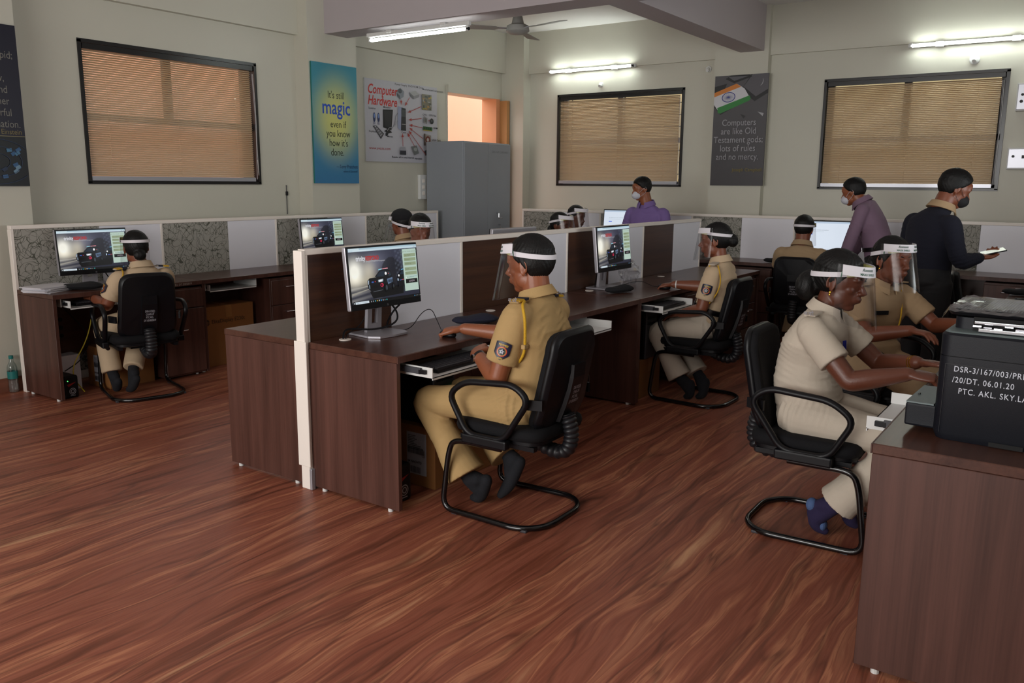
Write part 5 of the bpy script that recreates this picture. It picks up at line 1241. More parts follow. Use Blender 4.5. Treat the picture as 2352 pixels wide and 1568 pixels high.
def person(label, loc, rz, J, look=(0, 0), H=None, male=True, skin_='skin1', shirt='khaki', trouser='khaki', sleeve='short', vox=.0055, cvox=.008, girth=1.0,
           hs=1.0, shield=True, mask=None, bun=None, belt=True, folds=(), tfolds=(), legs=True, hands=None, sock='sock', extras=None, hem=.085, group=None, depth=1.0, fsh={}, haircap=False, jaw=1.0):
    t = thing('person', label, 'person', loc, rz, group)
    HR = head_R(look[0], look[1], look[2] if len(look) > 2 else 0); hc = A(*J['head'])
    pel, wst, chs, nck = [A(*J[k]) for k in ('pelvis', 'waist', 'chest', 'neck')]
    g = girth; lean = lambda a, b: math.atan2(b[0]-a[0], b[2]-a[2])
    shl, shr = A(*J['shL']), A(*J['shR']); yw = math.atan2(-(shl-shr)[0], (shl-shr)[1])
    shw = np.linalg.norm(shl-shr)/2; mid = (shl+shr)/2
    l1, l2 = lean(pel, wst), lean(wst, chs); l3 = lean(chs, nck)
    # ---- body: one continuous skin mesh
    b = MB()
    secs(b, [(pel-A(0, 0, .04), .12*g, .09*g, 0, 0), (pel+A(0, 0, .05), .13*g, .10*g, l1, 0), (wst, .12*g, .085*g, l1, yw*.5), (chs, .125*g, .085, l2, yw), ((chs*.4+mid*.6), .125, .07, l2, yw), (mid+A(0, 0, .012), .09, .052, l2, yw), (nck, .05, .05, l3, yw)], 20, 2)
    nk = .063 if male else .050
    chain(b, [mid+A(-.01, 0, -.01), nck, hc+HR@A(-.022, 0, -.055)*hs, hc+HR@A(-.015, 0, 0)], [nk*1.02, nk*.98, nk, nk*.9], 2, 18)
    head(b, hc, HR, hs, not male, jaw)
    ar = (1.08 if male else 1.04)*(1 if sleeve == 'short' else .70)
    for sd, q in (('L', 1), ('R', -1)):
        sh, el, wr = [A(*J[k+sd]) for k in ('sh', 'el', 'wr')]
        m1 = sh*.55+el*.45; m2 = el*.62+wr*.38
        chain(b, [sh, m1, el*.9+sh*.1, el, el*.86+wr*.14, m2, wr], [.046*ar, .045*ar, .040*ar, .039*ar, .041*ar, .040*ar, .0265*ar], 2, 18)
        hd = J['hd'+sd]; hand(b, wr, hd[0], hd[1], q, hd[2], (1.0 if male else .92)*hs, hd[3] if len(hd) > 3 else .5)
        if legs:
            hp, kn, an = [A(*J[k+sd]) for k in ('hip', 'kn', 'an')]
            chain(b, [hp, hp*.5+kn*.5, kn, kn*.6+an*.4, an], [.075, .065, .048, .046, .032], 2, 14)
    put('body', remesh(b, vox, 2, 'body'), skin_, t)
    # eyes
    for q in (-1, 1):
        e = put('eye', MB().ell(hc+HR@(A(.0655, q*.0295, .002)*hs), (.0125*hs,)*3, HR, 14, 10).mesh('e', True), 'eye', t)
        put('iris', MB().ell(hc+HR@(A(.0748, q*.0295, .0)*hs), (.0042*hs, .0062*hs, .0062*hs), HR, 12, 8).mesh('e', True), 'iris', e)
        put('eyebrow', MB().tube([hc+HR@(A(x, q*y, z)*hs) for x, y, z in ((.0875, .012, .022), (.0865, .026, .0275), (.077, .043, .023))], [.0022*hs, .0034*hs, .0015*hs], 6, round_=True).mesh('e', True), 'hair', t)
    # ---- hair
    put('hair', hair_cap(hc, HR, hs, not male, max(.0045, vox), bun), 'hair', t)
    # ---- shirt
    s = MB(); d_ = depth
    sh0 = [(pel+A(0, 0, .03), .155*g, .125*g*d_, l1, 0), (wst, .152*g, .122*g*d_, l1, yw*.5), (wst*.5+chs*.5, .155*g, .118*g*d_, l2, yw*.8), (chs, .182*min(g, 1.1), .116*(g*.5+.5)*d_, l2, yw), (chs*.35+mid*.65, shw*1.03, .106*d_, l2, yw), (mid+A(0, 0, .018), shw*.95, .086*d_, l2, yw), (mid+A(.0, 0, .045), shw*.66, .070, l3, yw), (nck*.6+mid*.4+A(0, 0, .02), .095, .066, l3, yw), (nck+A(0, 0, .0), .070 if male else .058, .062, l3, yw)]
    secs(s, sh0, 30, 2.3)
    slr = (.066 if male else .063)*max(1, girth*1.0)**.7
    fl = list(folds)
    for sd, q in (('L', 1), ('R', -1)):
        sh, el, wr = [A(*J[k+sd]) for k in ('sh', 'el', 'wr')]; inn = sh*.8+mid*.2
        if sleeve == 'short':
            e = sh+(el-sh)*J.get('slv', .74); chain(s, [inn, sh, sh*.5+e*.5], [slr*.84, slr*.92, slr], 2, 20)
            ax = unit(e-sh); s.tube([sh*.75+e*.25, e], [slr*.97, slr*1.03], 22)
            fl += [(sh*.7+e*.3, ax+A(0, 0, .3), .05, .09, .0035), (chs*.5+sh*.5, (0, q*.5, 1), .045, .10, .003)]
        else:
            chain(s, [inn, sh, sh*.5+el*.5, el, el*.5+wr*.5, wr*.92+el*.08], [slr*.85, slr*.90, .056, .054, .047, .036], 2, 18)
            fl += [(el, el-sh, .035, .10, .005), (sh*.5+el*.5, el-sh, .05, .10, .003), (el*.5+wr*.5, wr-el, .03, .09, .004)]
    fl += [(wst+A(0, 0, .02), (0, 0, 1), .040, .14, .004), (wst*.6+chs*.4, (.2, .1, 1), .06, .16, .003)]
    put('shirt', remesh(s, cvox, 9, 'shirt', cloth(fl, .0018)), shirt, t)
    # collar
    cm = MB(); cr = .071 if male else .060; V = []; F = []; aa = np.linspace(.30, 2*PI-.30, 30); Rn = np.array(Matrix.Rotation(yw, 3, 'Z') @ Matrix.Rotation(l3*.8+.15, 3, 'Y'))
    for a in aa:
        fr = max(0, math.cos(a)); k = fr**3
        for r_, z in ((cr, .030-.012*k), (cr+.004, .032-.012*k), (cr+.022+.012*k, -.014-.022*k), (cr+.016+.012*k, -.016-.022*k)):
            V.append(tuple(nck+Rn@A(r_*math.cos(a)*1.02, r_*math.sin(a)*1.06, z+.004)))
    for i in range(len(aa)-1):
        for j in range(4): q = (j+1) % 4; F.append((i*4+j, (i+1)*4+j, (i+1)*4+q, i*4+q))
    F += [(0, 1, 2, 3), tuple((len(aa)-1)*4+j for j in (3, 2, 1, 0))]
    t['_nck'] = list(map(float, nck)); del t['_nck']
    put('collar', cm.add(V, F).mesh('collar', 60), J.get('collar_mat', shirt), t)
    # ---- trousers, socks
    if legs:
        p = MB(); secs(p, [(pel-A(0, 0, .055), .13*g, .10*g, 0, 0), (pel, .165*g, .125*g, 0, 0), (pel+A(0, 0, .07), .158*g, .122*g, l1, 0), (wst*.9+pel*.1-A(0, 0, .02), .150*g, .118*g, l1, 0)], 26, 2.3)
        tf = list(tfolds)
        for sd in 'LR':
            hp, kn, an = [A(*J[k+sd]) for k in ('hip', 'kn', 'an')]; hm = an*.96+kn*.04
            chain(p, [hp, hp*.55+kn*.45, kn*.85+hp*.15, kn, kn*.8+hm*.2], [.098*g, .088, .074, .072, .070], 2, 20)
            p.tube([kn*.9+hm*.1, kn*.5+hm*.5, hm], [.069, .070, hem], 22)
            tf += [(kn, (kn-hp)*.6-(an-kn)*.8, .035, .10, .0050), (hp, kn-hp, .04, .12, .005), (kn*.5+an*.5, an-kn, .07, .14, .0030)]
        put('trousers', remesh(p, cvox, 3, 'trousers', cloth(tf, .0020)), trouser, t)
        f_ = MB()
        for sd in 'LR':
            kn, an, he, ba, to = [A(*J[k+sd]) for k in ('kn', 'an', 'heel', 'ball', 'toe')]
            chain(f_, [kn*.35+an*.65, an, he*.5+an*.5], [.044, .037, .036], 2, 16); chain(f_, [he, he*.5+ba*.5, ba, to], [.030, .034, .033, .020], 2, 16, flat=1.0)
            chain(f_, [an, he*.3+ba*.7], [.036, .034], 1, 14)
            if J.get('foot_split', True) and sd == 'L': put('sock', remesh(f_, .007, 2, 'sock'), sock, t); f_ = MB()
        put('sock', remesh(f_, .007, 2, 'sock'), sock, t)
    if belt:
        c0 = wst*.8+pel*.2; Rb = np.array(Matrix.Rotation(l1, 3, 'Y')); V = []; F = []; N = 40
        for k in range(N):
            a = 2*PI*k/N; cx, sx = math.cos(a), math.sin(a); v = A(math.copysign(abs(cx)**(2/2.3), cx), math.copysign(abs(sx)**(2/2.3), sx), 0)
            for dz, do in ((-.018, -.006), (.018, -.006), (.018, .009), (-.018, .009)): V.append(tuple(c0+Rb@(A(v[0]*(.124*g*d_+do), v[1]*(.156*g+do), dz))))
        for i in range(N):
            k = (i+1) % N
            for j in range(4): q = (j+1) % 4; F.append((i*4+j, k*4+j, k*4+q, i*4+q))
        bo = put('belt', MB().add(V, F).mesh('belt', 40), 'leather', t); put('buckle', MB().obox(c0+Rb@A(.124*g*d_+.012, 0, 0), (.006, .045, .036), Rb), 'chrome', bo)
    if mask:
        mb = MB().ell(hc+HR@(A(.058, 0, -.052)*hs), (.058*hs, .050*hs, .046*hs), HR, 22, 16); mk = put('face_mask', mb.mesh('m', True), mask, t)
        for q in (-1, 1): put('ear_loop', MB().tube([hc+HR@(A(x, q*y, z)*hs) for x, y, z in ((.055, .05, -.03), (.02, .074, .0), (-.012, .082, .02), (-.024, .080, -.01), (.0, .074, -.04), (.05, .048, -.075))], .0013, 6).mesh('e', True), mask, mk)
    if shield:
        face_shield(t, hc, HR, hs, **fsh)
    if extras: extras(t, J, hc, HR, hs)
    return t

# --- uniform fittings -------------------------------------------------------
def epaulette(t, J, sd, col, badge='म.पो.', bars='navy', lift=.0):
    sh = A(*J['sh'+sd]); nk = A(*J['neck']); q = 1 if sd == 'L' else -1
    a = nk*.42+sh*.58+A(0, 0, .040+lift); b_ = sh+A(0, q*.022, .062+lift); d = unit(b_-a); f_ = A(1, 0, 0); up = unit(np.cross(d, f_)*(-q)); 
    if up[2] < 0: up = -up
    L = np.linalg.norm(b_-a); R = np.array([d, np.cross(up, d), up]).T
    ep = put('epaulette', MB().obox((a+b_)/2, (L, .046, .007), R), col, t, 'shoulder strap')
    if bars:
        put('rank_band', MB().obox(a+d*L*.30+up*.002, (L*.34, .050, .010), R), 'navy_felt', ep); put('rank_band', MB().obox(a+d*L*.72+up*.0025, (L*.40, .050, .010), R), 'yellow_cord' if bars == 'yellow' else 'navy_felt', ep)
    # metal letters standing at the sleeve end of the strap
    n_out = unit(d*.75+up*.66); u_ = unit(np.cross(A(0, 0, 1), n_out)); v_ = np.cross(n_out, u_); P0 = b_+up*.006+d*.004
    if badge:
        V, F = text_poly(badge, .024, 'CENTER', 0, .01); D = MB()
        n = len(V); fn = lambda u, v, k: tuple(P0+u_*u+v_*(v-.008)+n_out*k)
        mbv = [fn(u, v, .004) for u, v in V]; D.add(mbv, F); me = bpy.data.meshes.new('b'); me.from_pydata(D.v, [], D.f)
        o = bpy.data.objects.new('badge_letters', me); C.objects.link(o); me.materials.append(M['silver']); o.parent = ep
        so = o.modifiers.new('s', 'SOLIDIFY'); so.thickness = .003; so.offset = 1
    return ep
def sleeve_patch(t, J, sd, r=.066, frac=.47, ang=0.0, front=A(1, 0, 0)):
    sh = A(*J['sh'+sd]); el = A(*J['el'+sd]); q = 1 if sd == 'L' else -1
    ax = unit(sh-el); out = A(math.sin(ang), q*math.cos(ang), 0); out = unit(out-ax*np.dot(out, ax)); w_ = np.cross(ax, out)*1.0
    c = sh+(el-sh)*frac
    w_ = np.cross(ax, out)
    fn = lambda u, v, k: tuple(c+ax*v+(out*math.cos(u/r)+w_*math.sin(u/r))*(r+.0045+k))
    D = Decal(fn, .0004)
    def P(pts, col):   # fan-subdivided so that it hugs the sleeve
        D.poly(pts, col)
    W_, Hh = .034, .042
    def strips(pts_fn, col, n=12):
        V = []; F = []
        for i in range(n+1):
            u = -1+2*i/n; lo, hi = pts_fn(u); V += [(u*W_, lo), (u*W_, hi)]
        for i in range(n): a = i*2; F.append((a, a+2, a+3, a+1))
        D._add(V, F, [hexc(col)]*len(V))
    strips(lambda u: (-Hh*(1-.25*u*u)-.0+.018*abs(u), Hh*(.82+.12*(1-u*u))), '10142e')
    for rr_k, col in ((.022, 'b8241c'), (.0185, 'd8a030'), (.0165, '0c0d14')):
        V = [(0, -.004)]+[(rr_k*math.cos(a), -.004+rr_k*math.sin(a)) for a in np.arange(20)*2*PI/20]
        D._add(V, [(0, 1+i, 1+(i+1) % 20) for i in range(20)], [hexc(col)]*len(V))
    pts = []
    for k in range(10): a = PI/2+k*PI/5; r2 = .0125 if k % 2 == 0 else .0055; pts.append((r2*math.cos(a), -.004+r2*math.sin(a)))
    V = [(0, -.004)]+pts; D._add(V, [(0, 1+i, 1+(i+1) % 10) for i in range(10)], [hexc('b8bcc8')]*len(V))
    D.ellipse(0, -.004, .0035, .0035, '303448', 10)
    D.text('महाराष्ट्र', 0, .0215, .0115, 'd0a838', 'CENTER', bold=.02); D.text('पोलीस', 0, -.037, .0085, 'd0a838', 'CENTER', bold=.02)
    put('arm_patch', D.mesh('p'), 'print', t, 'dark blue arm patch with red ring and star')
def lanyard(t, pts, r=.0058):
    put('lanyard', MB().tube(smoothpath(pts, 2), r, 8).mesh('l', True), 'yellow_cord', t, 'yellow braided cord')
def plate(t, c, R, text=('P. S. SHINDE',), col='black_plastic'):
    o = put('name_plate', MB().obox(c, (.006, .075, .022), R), col, t)
def glasses(*a): pass

Z = (0, 0, 1)
# ---- 1. man in khaki at the nearest island desk
def ex1(t, J, hc, HR, hs):
    epaulette(t, J, 'L', 'khaki', bars='yellow'); epaulette(t, J, 'R', 'khaki', bars='yellow'); sleeve_patch(t, J, 'L', .0755, .52, -.35)
    s = A(*J['shL'])
    lanyard(t, [s+A(-.02, -.03, .062), s+A(-.05, .03, .055), s+A(-.075, .045, .0), s+A(-.070, .035, -.08), s+A(-.062, .025, -.15), s+A(-.03, .02, -.20), s+A(.02, -.0, -.23)], .0065)
    put('lanyard_loop', RB(*(s[0]-.075, s[0]-.055, s[1]+.012, s[1]+.045, s[2]-.135, s[2]-.115), .004), 'khaki', t)
    wr, el = A(*J['wrL']), A(*J['elL']); d = unit(wr-el)
    R = np.array(Vector(d).to_track_quat('Z', 'Y').to_matrix()); c = wr-d*.028
    w_ = put('wrist_watch', MB().tube([c-d*.010, c+d*.010], .0325, 18).mesh('w', 40), 'leather', t); put('watch_case', MB().tube([c+unit(np.cross(d, A(0, 0, 1)))*-.030, c+unit(np.cross(d, A(0, 0, 1)))*-.040], .018, 18), 'chrome', w_)
P1 = dict(pelvis=(-.02, 0, .55), waist=(-.055, 0, .70), chest=(-.09, -.01, .86), neck=(-.060, -.035, 1.02), head=(-.01, -.045, 1.155),
          shL=(-.085, .165, .955), elL=(-.02, .215, .675), wrL=(.185, .085, .735), hdL=((.5, -.75, .15), (.35, .35, .85), 1.15, .9),
          shR=(-.075, -.185, .94), elR=(.11, -.275, .775), wrR=(.455, -.155, .797), hdR=((.98, .14, -.12), (.12, 0, 1), .60, .4),
          hipL=(-.05, .095, .53), knL=(.475, .125, .485), anL=(.215, .12, .14), heelL=(.135, .085, .135), ballL=(.185, .07, .035), toeL=(.225, .07, .024),
          hipR=(-.05, -.095, .53), knR=(.46, -.13, .485), anR=(.13, -.10, .20), heelR=(.05, -.07, .20), ballR=(.09, -.03, .08), toeR=(.12, -.01, .035))
person('seated man in tan khaki and face shield at the nearest island desk', (-2.13, 3.13, 0), PI, P1, (.16, .10, 0), skin_='skin1', shirt='khaki', trouser='khaki', girth=1.2, depth=1.10, hs=1.09, belt=False,
       vox=.0045, cvox=.0065, hem=.098, extras=ex1, fsh=dict(rise=.030, back=-.012, out=.128, hgt=.235, flare=.34), jaw=1.06,
       folds=[(P1['chest'], (0, .3, 1), .05, .14, .004), ((-.2, .05, .8), (.1, .8, 1), .06, .14, .0045)], tfolds=[((.0, .1, .6), (.5, 0, 1), .03, .11, .006)])
# ---- 2. woman in pale khaki in the right foreground
def ex4(t, J, hc, HR, hs):
    epaulette(t, J, 'R', 'khakil', bars=None); epaulette(t, J, 'L', 'khakil', bars=None)
    put('earring', MB().ell(hc+HR@(A(-.002, -.080, -.040)*hs), (.005, .004, .006), nu=10, nv=8).ell(hc+HR@(A(-.002, -.080, -.050)*hs), (.004, .003, .0045), nu=10, nv=8), 'gold', t)
    c = A(*J['chest']); pass
    put('pen', MB().cyl(c+A(.14, -.055, .03), c+A(.145, -.055, -.04), .0045, 8), mat('blue_pen_plastic', '1a2288', .4), t); put('pen', MB().cyl(c+A(.137, -.07, .03), c+A(.142, -.07, -.03), .0045, 8), bpy.data.materials['blue_pen_plastic'], t)
    plate(t, c+A(.12, -.085, -.045), np.eye(3))
    wl_, el = A(*J['wrL']), A(*J['elL']); d = unit(wl_-el)
    for k in (0, 1): put('bangle', MB().tube([wl_-d*(.018+.012*k)-d*.002, wl_-d*(.018+.012*k)+d*.002], .031, 20).mesh('b', True), 'gold', t)
    put('sock_patch', MB().ell(A(*J['heelR'])+A(-.006, -.002, .0), (.026, .031, .031), nu=16, nv=10), 'sock_blue', t); put('sock_patch', MB().ell(A(*J['ballR'])+A(.03, -.0, .005), (.016, .030, .024), nu=16, nv=10), 'sock_blue', t)
P4 = dict(slv=.64, pelvis=(-.035, 0, .545), waist=(-.055, 0, .69), chest=(-.03, 0, .845), neck=(.0, .02, .99), head=(.045, .045, 1.115),
          shL=(-.0, .165, .925), elL=(.20, .215, .74), wrL=(.375, .085, .790), hdL=((1, -.05, .05), (0, .2, 1), .12, .2),
          shR=(-.01, -.165, .925), elR=(.175, -.215, .735), wrR=(.385, -.155, .785), hdR=((.95, .12, -.05), (0, -.25, 1), .55, .5),
          hipL=(-.05, .085, .53), knL=(.40, .10, .485), anL=(.20, .02, .15), heelL=(.14, .03, .15), ballL=(.17, .05, .045), toeL=(.19, .06, .025),
          hipR=(-.05, -.09, .53), knR=(.40, -.10, .49), anR=(.135, -.12, .16), heelR=(.045, -.105, .14), ballR=(.06, -.09, .045), toeR=(.095, -.085, .024))
person('seated woman in pale khaki with gold earring in the right foreground', (-.955, 3.74, 0), 0, P4, (-.10, .14, 0), male=False, belt=False, skin_='skin3', shirt='khakil', trouser='khakil', girth=1.06, depth=1.05,
       vox=.0045, cvox=.0065, hem=.088, bun=(-.120, -.045, .064), extras=ex4, sock='sock_purple', fsh=dict(z0=.030, rise=.022, back=-.02, out=.135, hgt=.24, flare=.30), hs=1.08,
       folds=[((-.12, -.05, .75), (.4, 0, 1), .045, .16, .004)])
# ---- 3. woman with bun at the third island desk
def ex3(t, J, hc, HR, hs):
    epaulette(t, J, 'L', 'khakil', bars=None, badge=None); sleeve_patch(t, J, 'L', .062, .45, -.25); s = A(*J['shL'])
    lanyard(t, [s+A(.04, -.05, .05), s+A(.05, -.0, -.05), s+A(.07, -.02, -.12), s+A(.07, -.02, -.2)], .0045); lanyard(t, [s+A(-.03, -.02, .055), s+A(-.06, .01, .0), s+A(-.068, .015, -.06), s+A(-.05, .02, -.13), s+A(-.0, .03, -.2)], .0045)
    wr, el = A(*J['wrR']), A(*J['elR']); d = unit(wr-el); put('bangle', MB().tube([wr-d*.02, wr-d*.012], .030, 18).mesh('b', True), 'white_plastic', t)
P3 = dict(pelvis=(-.04, 0, .545), waist=(-.085, 0, .70), chest=(-.12, 0, .85), neck=(-.11, 0, 1.00), head=(-.065, -.0, 1.135),
          shL=(-.12, .165, .925), elL=(-.07, .20, .68), wrL=(.11, .14, .625), hdL=((.9, -.15, -.25), (.2, .1, 1), .25, .3),
          shR=(-.11, -.165, .925), elR=(.08, -.22, .785), wrR=(.30, -.165, .79), hdR=((1, .0, -.1), (.1, 0, 1), .4, .3),
          hipL=(-.05, .085, .53), knL=(.29, .13, .475), anL=(.09, .13, .16), heelL=(.02, .11, .13), ballL=(.03, .09, .04), toeL=(.06, .09, .024),
          hipR=(-.05, -.09, .53), knR=(.29, -.10, .475), anR=(.02, -.02, .17), heelR=(-.05, .0, .13), ballR=(-.04, .03, .04), toeR=(-.01, .04, .024))
person('seated woman in pale khaki with yellow cords at the third island desk', (-2.26, 5.60, 0), PI, P3, (.30, .05, 0), male=False, skin_='skin2', shirt='khakim', trouser='khakil', girth=.98, vox=.0055, cvox=.008,
       bun=(-.115, -.0, .045), extras=ex3, fsh=dict(rise=.026, back=-.006, out=.125, hgt=.22, flare=.2, text=False), hs=1.02)
# ---- 4. woman at the right island, turned to the camera
def ex5(t, J, hc, HR, hs):
    epaulette(t, J, 'R', 'khakid', bars=None); epaulette(t, J, 'L', 'khakid', bars=None, badge=None); c = A(*J['chest'])
    plate(t, c+A(.118, -.085, .0), np.array(Matrix.Rotation(-.3, 3, 'Z')))
    lanyard(t, [c+A(.07, .11, .11), c+A(.11, .08, .02), c+A(.13, .05, -.06), c+A(.12, .03, -.13)], .004)
    put('earring', MB().ell(hc+HR@(A(-.002, -.079, -.040)*hs), (.004, .004, .005), nu=10, nv=8), 'gold', t)
P5 = dict(pelvis=(-.04, 0, .545), waist=(-.085, 0, .69), chest=(-.035, 0, .84), neck=(-.0, 0, .99), head=(.05, .0, 1.12),
          shL=(-.01, .17, .925), elL=(.17, .24, .76), wrL=(.34, .20, .800), hdL=((1, .15, -.05), (0, 0, 1), .3, .3),
          shR=(-.01, -.17, .925), elR=(.12, -.25, .735), wrR=(.34, -.17, .79), hdR=((.95, .15, -.05), (0, 0, 1), .4, .4),
          hipL=(-.05, .085, .53), knL=(.36, .10, .485), anL=(.22, .10, .15), heelL=(.16, .1, .10), ballL=(.22, .1, .045), toeL=(.27, .1, .03),
          hipR=(-.05, -.09, .53), knR=(.36, -.10, .485), anR=(.22, -.10, .15), heelR=(.16, -.1, .10), ballR=(.22, -.1, .045), toeR=(.27, -.1, .03))
person('seated woman in dull khaki with black name plate, behind the foreground woman', (-.97, 4.98, 0), -.50, P5, (-.12, .02, 0), male=False, skin_='skin2', shirt='khakid', trouser='khakid', girth=1.08, vox=.0055, cvox=.0075,
       bun=(-.110, -.02, .046), extras=ex5, fsh=dict(z0=.032, rise=.030, back=-.015, out=.13, hgt=.235, flare=.30), hs=1.06)
# ---- 5. woman at the far left
def ex2(t, J, hc, HR, hs):
    epaulette(t, J, 'L', 'khakil', bars='yellow', badge=None); epaulette(t, J, 'R', 'khakil', bars='yellow', badge=None); sleeve_patch(t, J, 'L', .0645, .45, .1); s = A(*J['shL'])
    lanyard(t, [s+A(-.0, -.03, .055), s+A(-.055, -.02, .04), s+A(-.068, .01, -.04), s+A(-.066, .01, -.12), s+A(-.03, .01, -.19)], .0045)
    wr, el = A(*J['wrL']), A(*J['elL']); d = unit(wr-el); put('bracelet', MB().tube([wr-d*.03, wr-d*.024], .031, 18).mesh('b', True), 'leather', t)
P2 = dict(pelvis=(-.04, 0, .535), waist=(-.08, 0, .67), chest=(-.10, 0, .79), neck=(-.09, 0, .925), head=(-.06, .02, 1.052),
          shL=(-.10, .165, .855), elL=(-.04, .235, .665), wrL=(.17, .255, .70), hdL=((1, .1, .05), (0, .3, 1), .8, .6),
          shR=(-.10, -.165, .855), elR=(.05, -.20, .67), wrR=(.22, -.10, .70), hdR=((1, .0, .0), (0, 0, 1), .4, .4),
          hipL=(-.05, .09, .52), knL=(.28, .17, .475), anL=(.16, .17, .14), heelL=(.06, .17, .10), ballL=(.12, .16, .04), toeL=(.17, .155, .026),
          hipR=(-.05, -.09, .52), knR=(.28, -.10, .475), anR=(.06, .06, .17), heelR=(-.02, .07, .12), ballR=(.02, .09, .045), toeR=(.07, .10, .026))
person('seated woman in pale khaki seen from behind at the far left desk', (-5.58, 3.35, 0), PI-.20, P2, (-.08, .04, 0), male=False, skin_='skin2', shirt='khakim', trouser='khakim', girth=1.02, vox=.006, cvox=.008,
       bun=(-.095, -.045, .038), extras=ex2, fsh=dict(rise=.012, back=.012, out=.125, hgt=.2, flare=.2, text=False), hs=1.0, hem=.07)
# ---- background seated officers
def seat_pose(dx=0, dz=0, look=0):
    P = dict(pelvis=(-.04, 0, .545), waist=(-.07, 0, .70), chest=(-.08, 0, .86), neck=(-.06, 0, 1.02+dz), head=(-.02, 0, 1.16+dz),
          shL=(-.08, .18, .945+dz), elL=(.08, .23, .74), wrL=(.30, .12, .79), hdL=((1, -.1, 0), (0, 0, 1), .4, .4),
          shR=(-.08, -.18, .945+dz), elR=(.08, -.23, .74), wrR=(.30, -.12, .79), hdR=((1, .1, 0), (0, 0, 1), .4, .4),
          hipL=(-.05, .09, .53), knL=(.33, .12, .49), anL=(.25, .12, .12), heelL=(.20, .12, .04), ballL=(.30, .12, .035), toeL=(.36, .12, .028),
          hipR=(-.05, -.09, .53), knR=(.33, -.12, .49), anR=(.25, -.12, .12), heelR=(.20, -.12, .04), ballR=(.30, -.12, .035), toeR=(.36, -.12, .028))
    return P
bgk = dict(vox=.009, cvox=.011)
person('seated officer in khaki seen from behind, facing the white screen on the back row', (-2.20, 7.74, 0), PI/2+.05, seat_pose(dz=-.03), (-.1, .05), skin_='skin2', shirt='khakid', trouser='khakid', belt=False, extras=lambda t, J, hc, HR, hs: (epaulette(t, J, 'L', 'khakid', bars=None, badge=None, lift=-.02), epaulette(t, J, 'R', 'khakid', bars=None, badge=None, lift=-.02)), fsh=dict(rise=.0, back=.0, text=False, z0=.03), **bgk)
def ex_beret(t, J, hc, HR, hs):
    put('dark_cap', MB().ell(hc+HR@A(-.012, 0, .055), (.108, .092, .075), HR, 24, 14).mesh('c', True), 'black_felt', t, 'dark cap')
    put('cap_badge', MB().ell(hc+HR@A(-.03, -.088, .06), (.012, .006, .012), HR, 12, 8), 'gold', t)
person('seated officer with dark cap seen from behind at the left-wall row', (-5.32, 5.80, 0), PI, seat_pose(dz=-.01), (.0, .0), skin_='skin2', shirt='khakid', trouser='khakid', belt=False, extras=ex_beret, fsh=dict(z0=.0, rise=.03, back=-.03, text=False, fat=1.02), **bgk)
person('nearest of the shielded heads showing over the island partition, beside the dark cap', (-4.22, 4.85, 0), -.35, seat_pose(dz=.0), (-.1, .10), skin_='skin2', shirt='khakid', trouser='khakid', belt=False, fsh=dict(rise=.03, back=-.02, z0=.02), **bgk)
person('shielded woman with a low bun showing over the island partition before the man in purple', (-4.20, 6.84, 0), .1, seat_pose(dz=-.035), (-.15, .12), male=False, skin_='skin3', shirt='khakid', trouser='khakid', belt=False, bun=(-.10, -.05, .04), fsh=dict(rise=.04, back=-.03, text=False), **bgk)
person('farthest shielded man showing over the island partition, left of the man in purple', (-4.62, 7.85, 0), .05, seat_pose(dz=.0), (-.2, .12), skin_='skin3', shirt='khakid', trouser='khakid', belt=False, fsh=dict(rise=.04, back=-.03, text=False), **bgk)
# ---- standing men
def stand(**k):
    P = dict(pelvis=(0, 0, .90), waist=(0, 0, 1.04), chest=(.01, 0, 1.22), neck=(.0, 0, 1.42), head=(.03, 0, 1.56),
          shL=(0, .185, 1.34), elL=(.02, .24, 1.08), wrL=(.14, .20, .90), hdL=((.3, 0, -1), (0, 1, 0), .4, .4),
          shR=(0, -.185, 1.34), elR=(.02, -.24, 1.08), wrR=(.14, -.20, .90), hdR=((.3, 0, -1), (0, -1, 0), .4, .4),
          hipL=(0, .09, .88), knL=(.02, .11, .48), anL=(0, .12, .09), heelL=(-.04, .12, .04), ballL=(.08, .13, .036), toeL=(.14, .13, .028),
          hipR=(0, -.09, .88), knR=(.02, -.11, .48), anR=(0, -.12, .09), heelR=(-.04, -.12, .04), ballR=(.08, -.13, .036), toeR=(.14, -.13, .028))
    P.update(k); return P
person('standing man in a purple shirt and white mask behind the middle partition', (-3.86, 7.95, 0), -PI/2-.12, stand(neck=(.01, -.01, 1.315), head=(.05, -.05, 1.465), shL=(0, .20, 1.225), shR=(0, -.20, 1.225), chest=(.01, 0, 1.12)), (-.55, .16), skin_='skin1', shirt='purple', trouser='trouser_black', sleeve='long', shield=False, mask='mask_white', belt=False, vox=.008, cvox=.009, hs=.98)
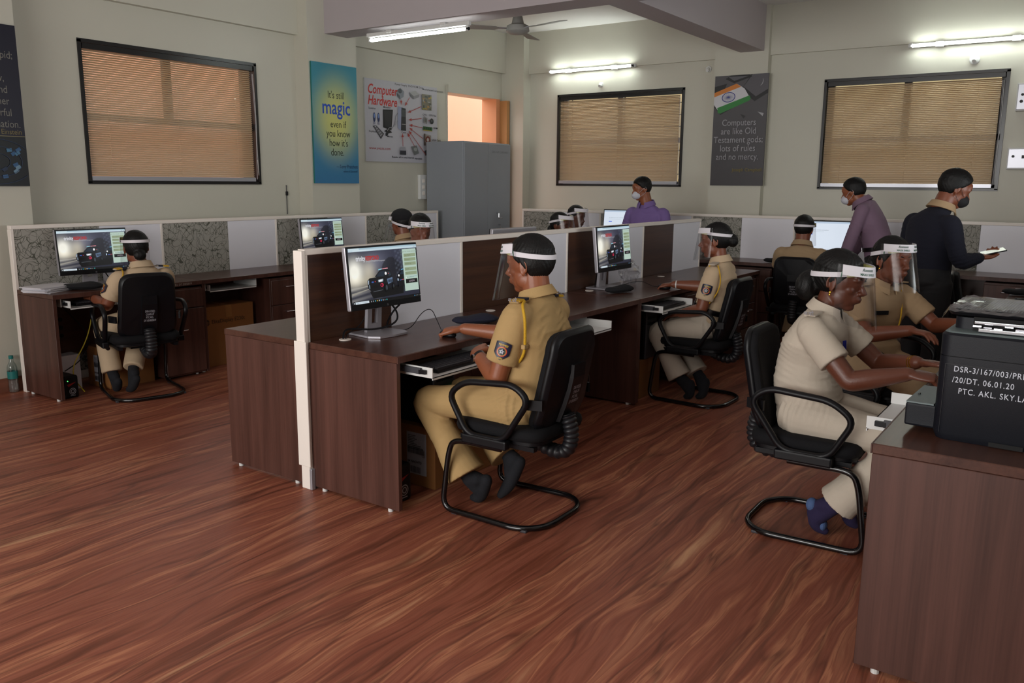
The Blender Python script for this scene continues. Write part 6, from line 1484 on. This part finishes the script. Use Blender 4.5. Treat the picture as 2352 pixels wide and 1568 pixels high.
person('standing man in a mauve shirt and dark trousers bending toward the back row', (-1.63, 7.85, 0), math.radians(182), stand(pelvis=(-.06, 0, .88), waist=(-.04, 0, 1.01), chest=(.03, 0, 1.19), neck=(.125, 0, 1.375), head=(.205, 0, 1.46), shL=(.085, .18, 1.315), shR=(.085, -.18, 1.315),
       elL=(.17, .20, 1.0), wrL=(.22, .17, .84), elR=(.15, -.21, 1.0), wrR=(.26, -.18, .84), hipL=(-.05, .09, .86), hipR=(-.05, -.09, .86)), (-.05, .25), skin_='skin1', shirt='mauve', trouser='trouser_black', sleeve='long', shield=False, mask='mask_white', vox=.008, cvox=.009, hs=.98)
def ex8(t, J, hc, HR, hs):
    wr = A(*J['wrR']); 
J8 = stand(pelvis=(-.02, 0, .90), waist=(-.01, 0, 1.03), chest=(.01, 0, 1.20), neck=(.055, -.01, 1.375), head=(.125, -.03, 1.50), shL=(.0, .19, 1.28), shR=(.0, -.19, 1.28),
       elL=(.02, .27, 1.05), wrL=(.22, .12, 1.02), hdL=((.9, -.5, .1), (.1, 0, 1), .5, .4), elR=(.02, -.27, 1.04), wrR=(.20, -.24, 1.07), hdR=((.9, .35, .1), (-.2, .1, -1), .45, .5)); J8['collar_mat'] = 'khakid'
person('standing man in a navy sweater and black mask, looking down at a phone', (-.94, 6.2, 0), math.radians(46), J8, (-.38, .38), skin_='skin2', shirt='navy', trouser='trouser_black', sleeve='long', shield=False, mask='trouser_black', belt=False, girth=1.12, vox=.008, cvox=.009, hs=1.03, extras=ex8)
_ph = thing('phone', 'phone held in the hands of the man in the navy sweater', 'phone', (0, 0, 0)); put('case', RB(-.075, .075, -.036, .036, -.004, .004, .003), 'black_plastic', _ph)
put('lit_glass', B(-.07, .07, -.033, .033, .0041, .0046), mat('pale_lit_screen', 'c8d0c0', .2, emit=((.8, .85, .75), .5)), _ph)
_ph.location = Vector((-.94, 6.2, 0))+Matrix.Rotation(math.radians(46), 3, 'Z') @ Vector((.30, -.22, 1.105)); _ph.rotation_euler = (.2, -.25, math.radians(20))
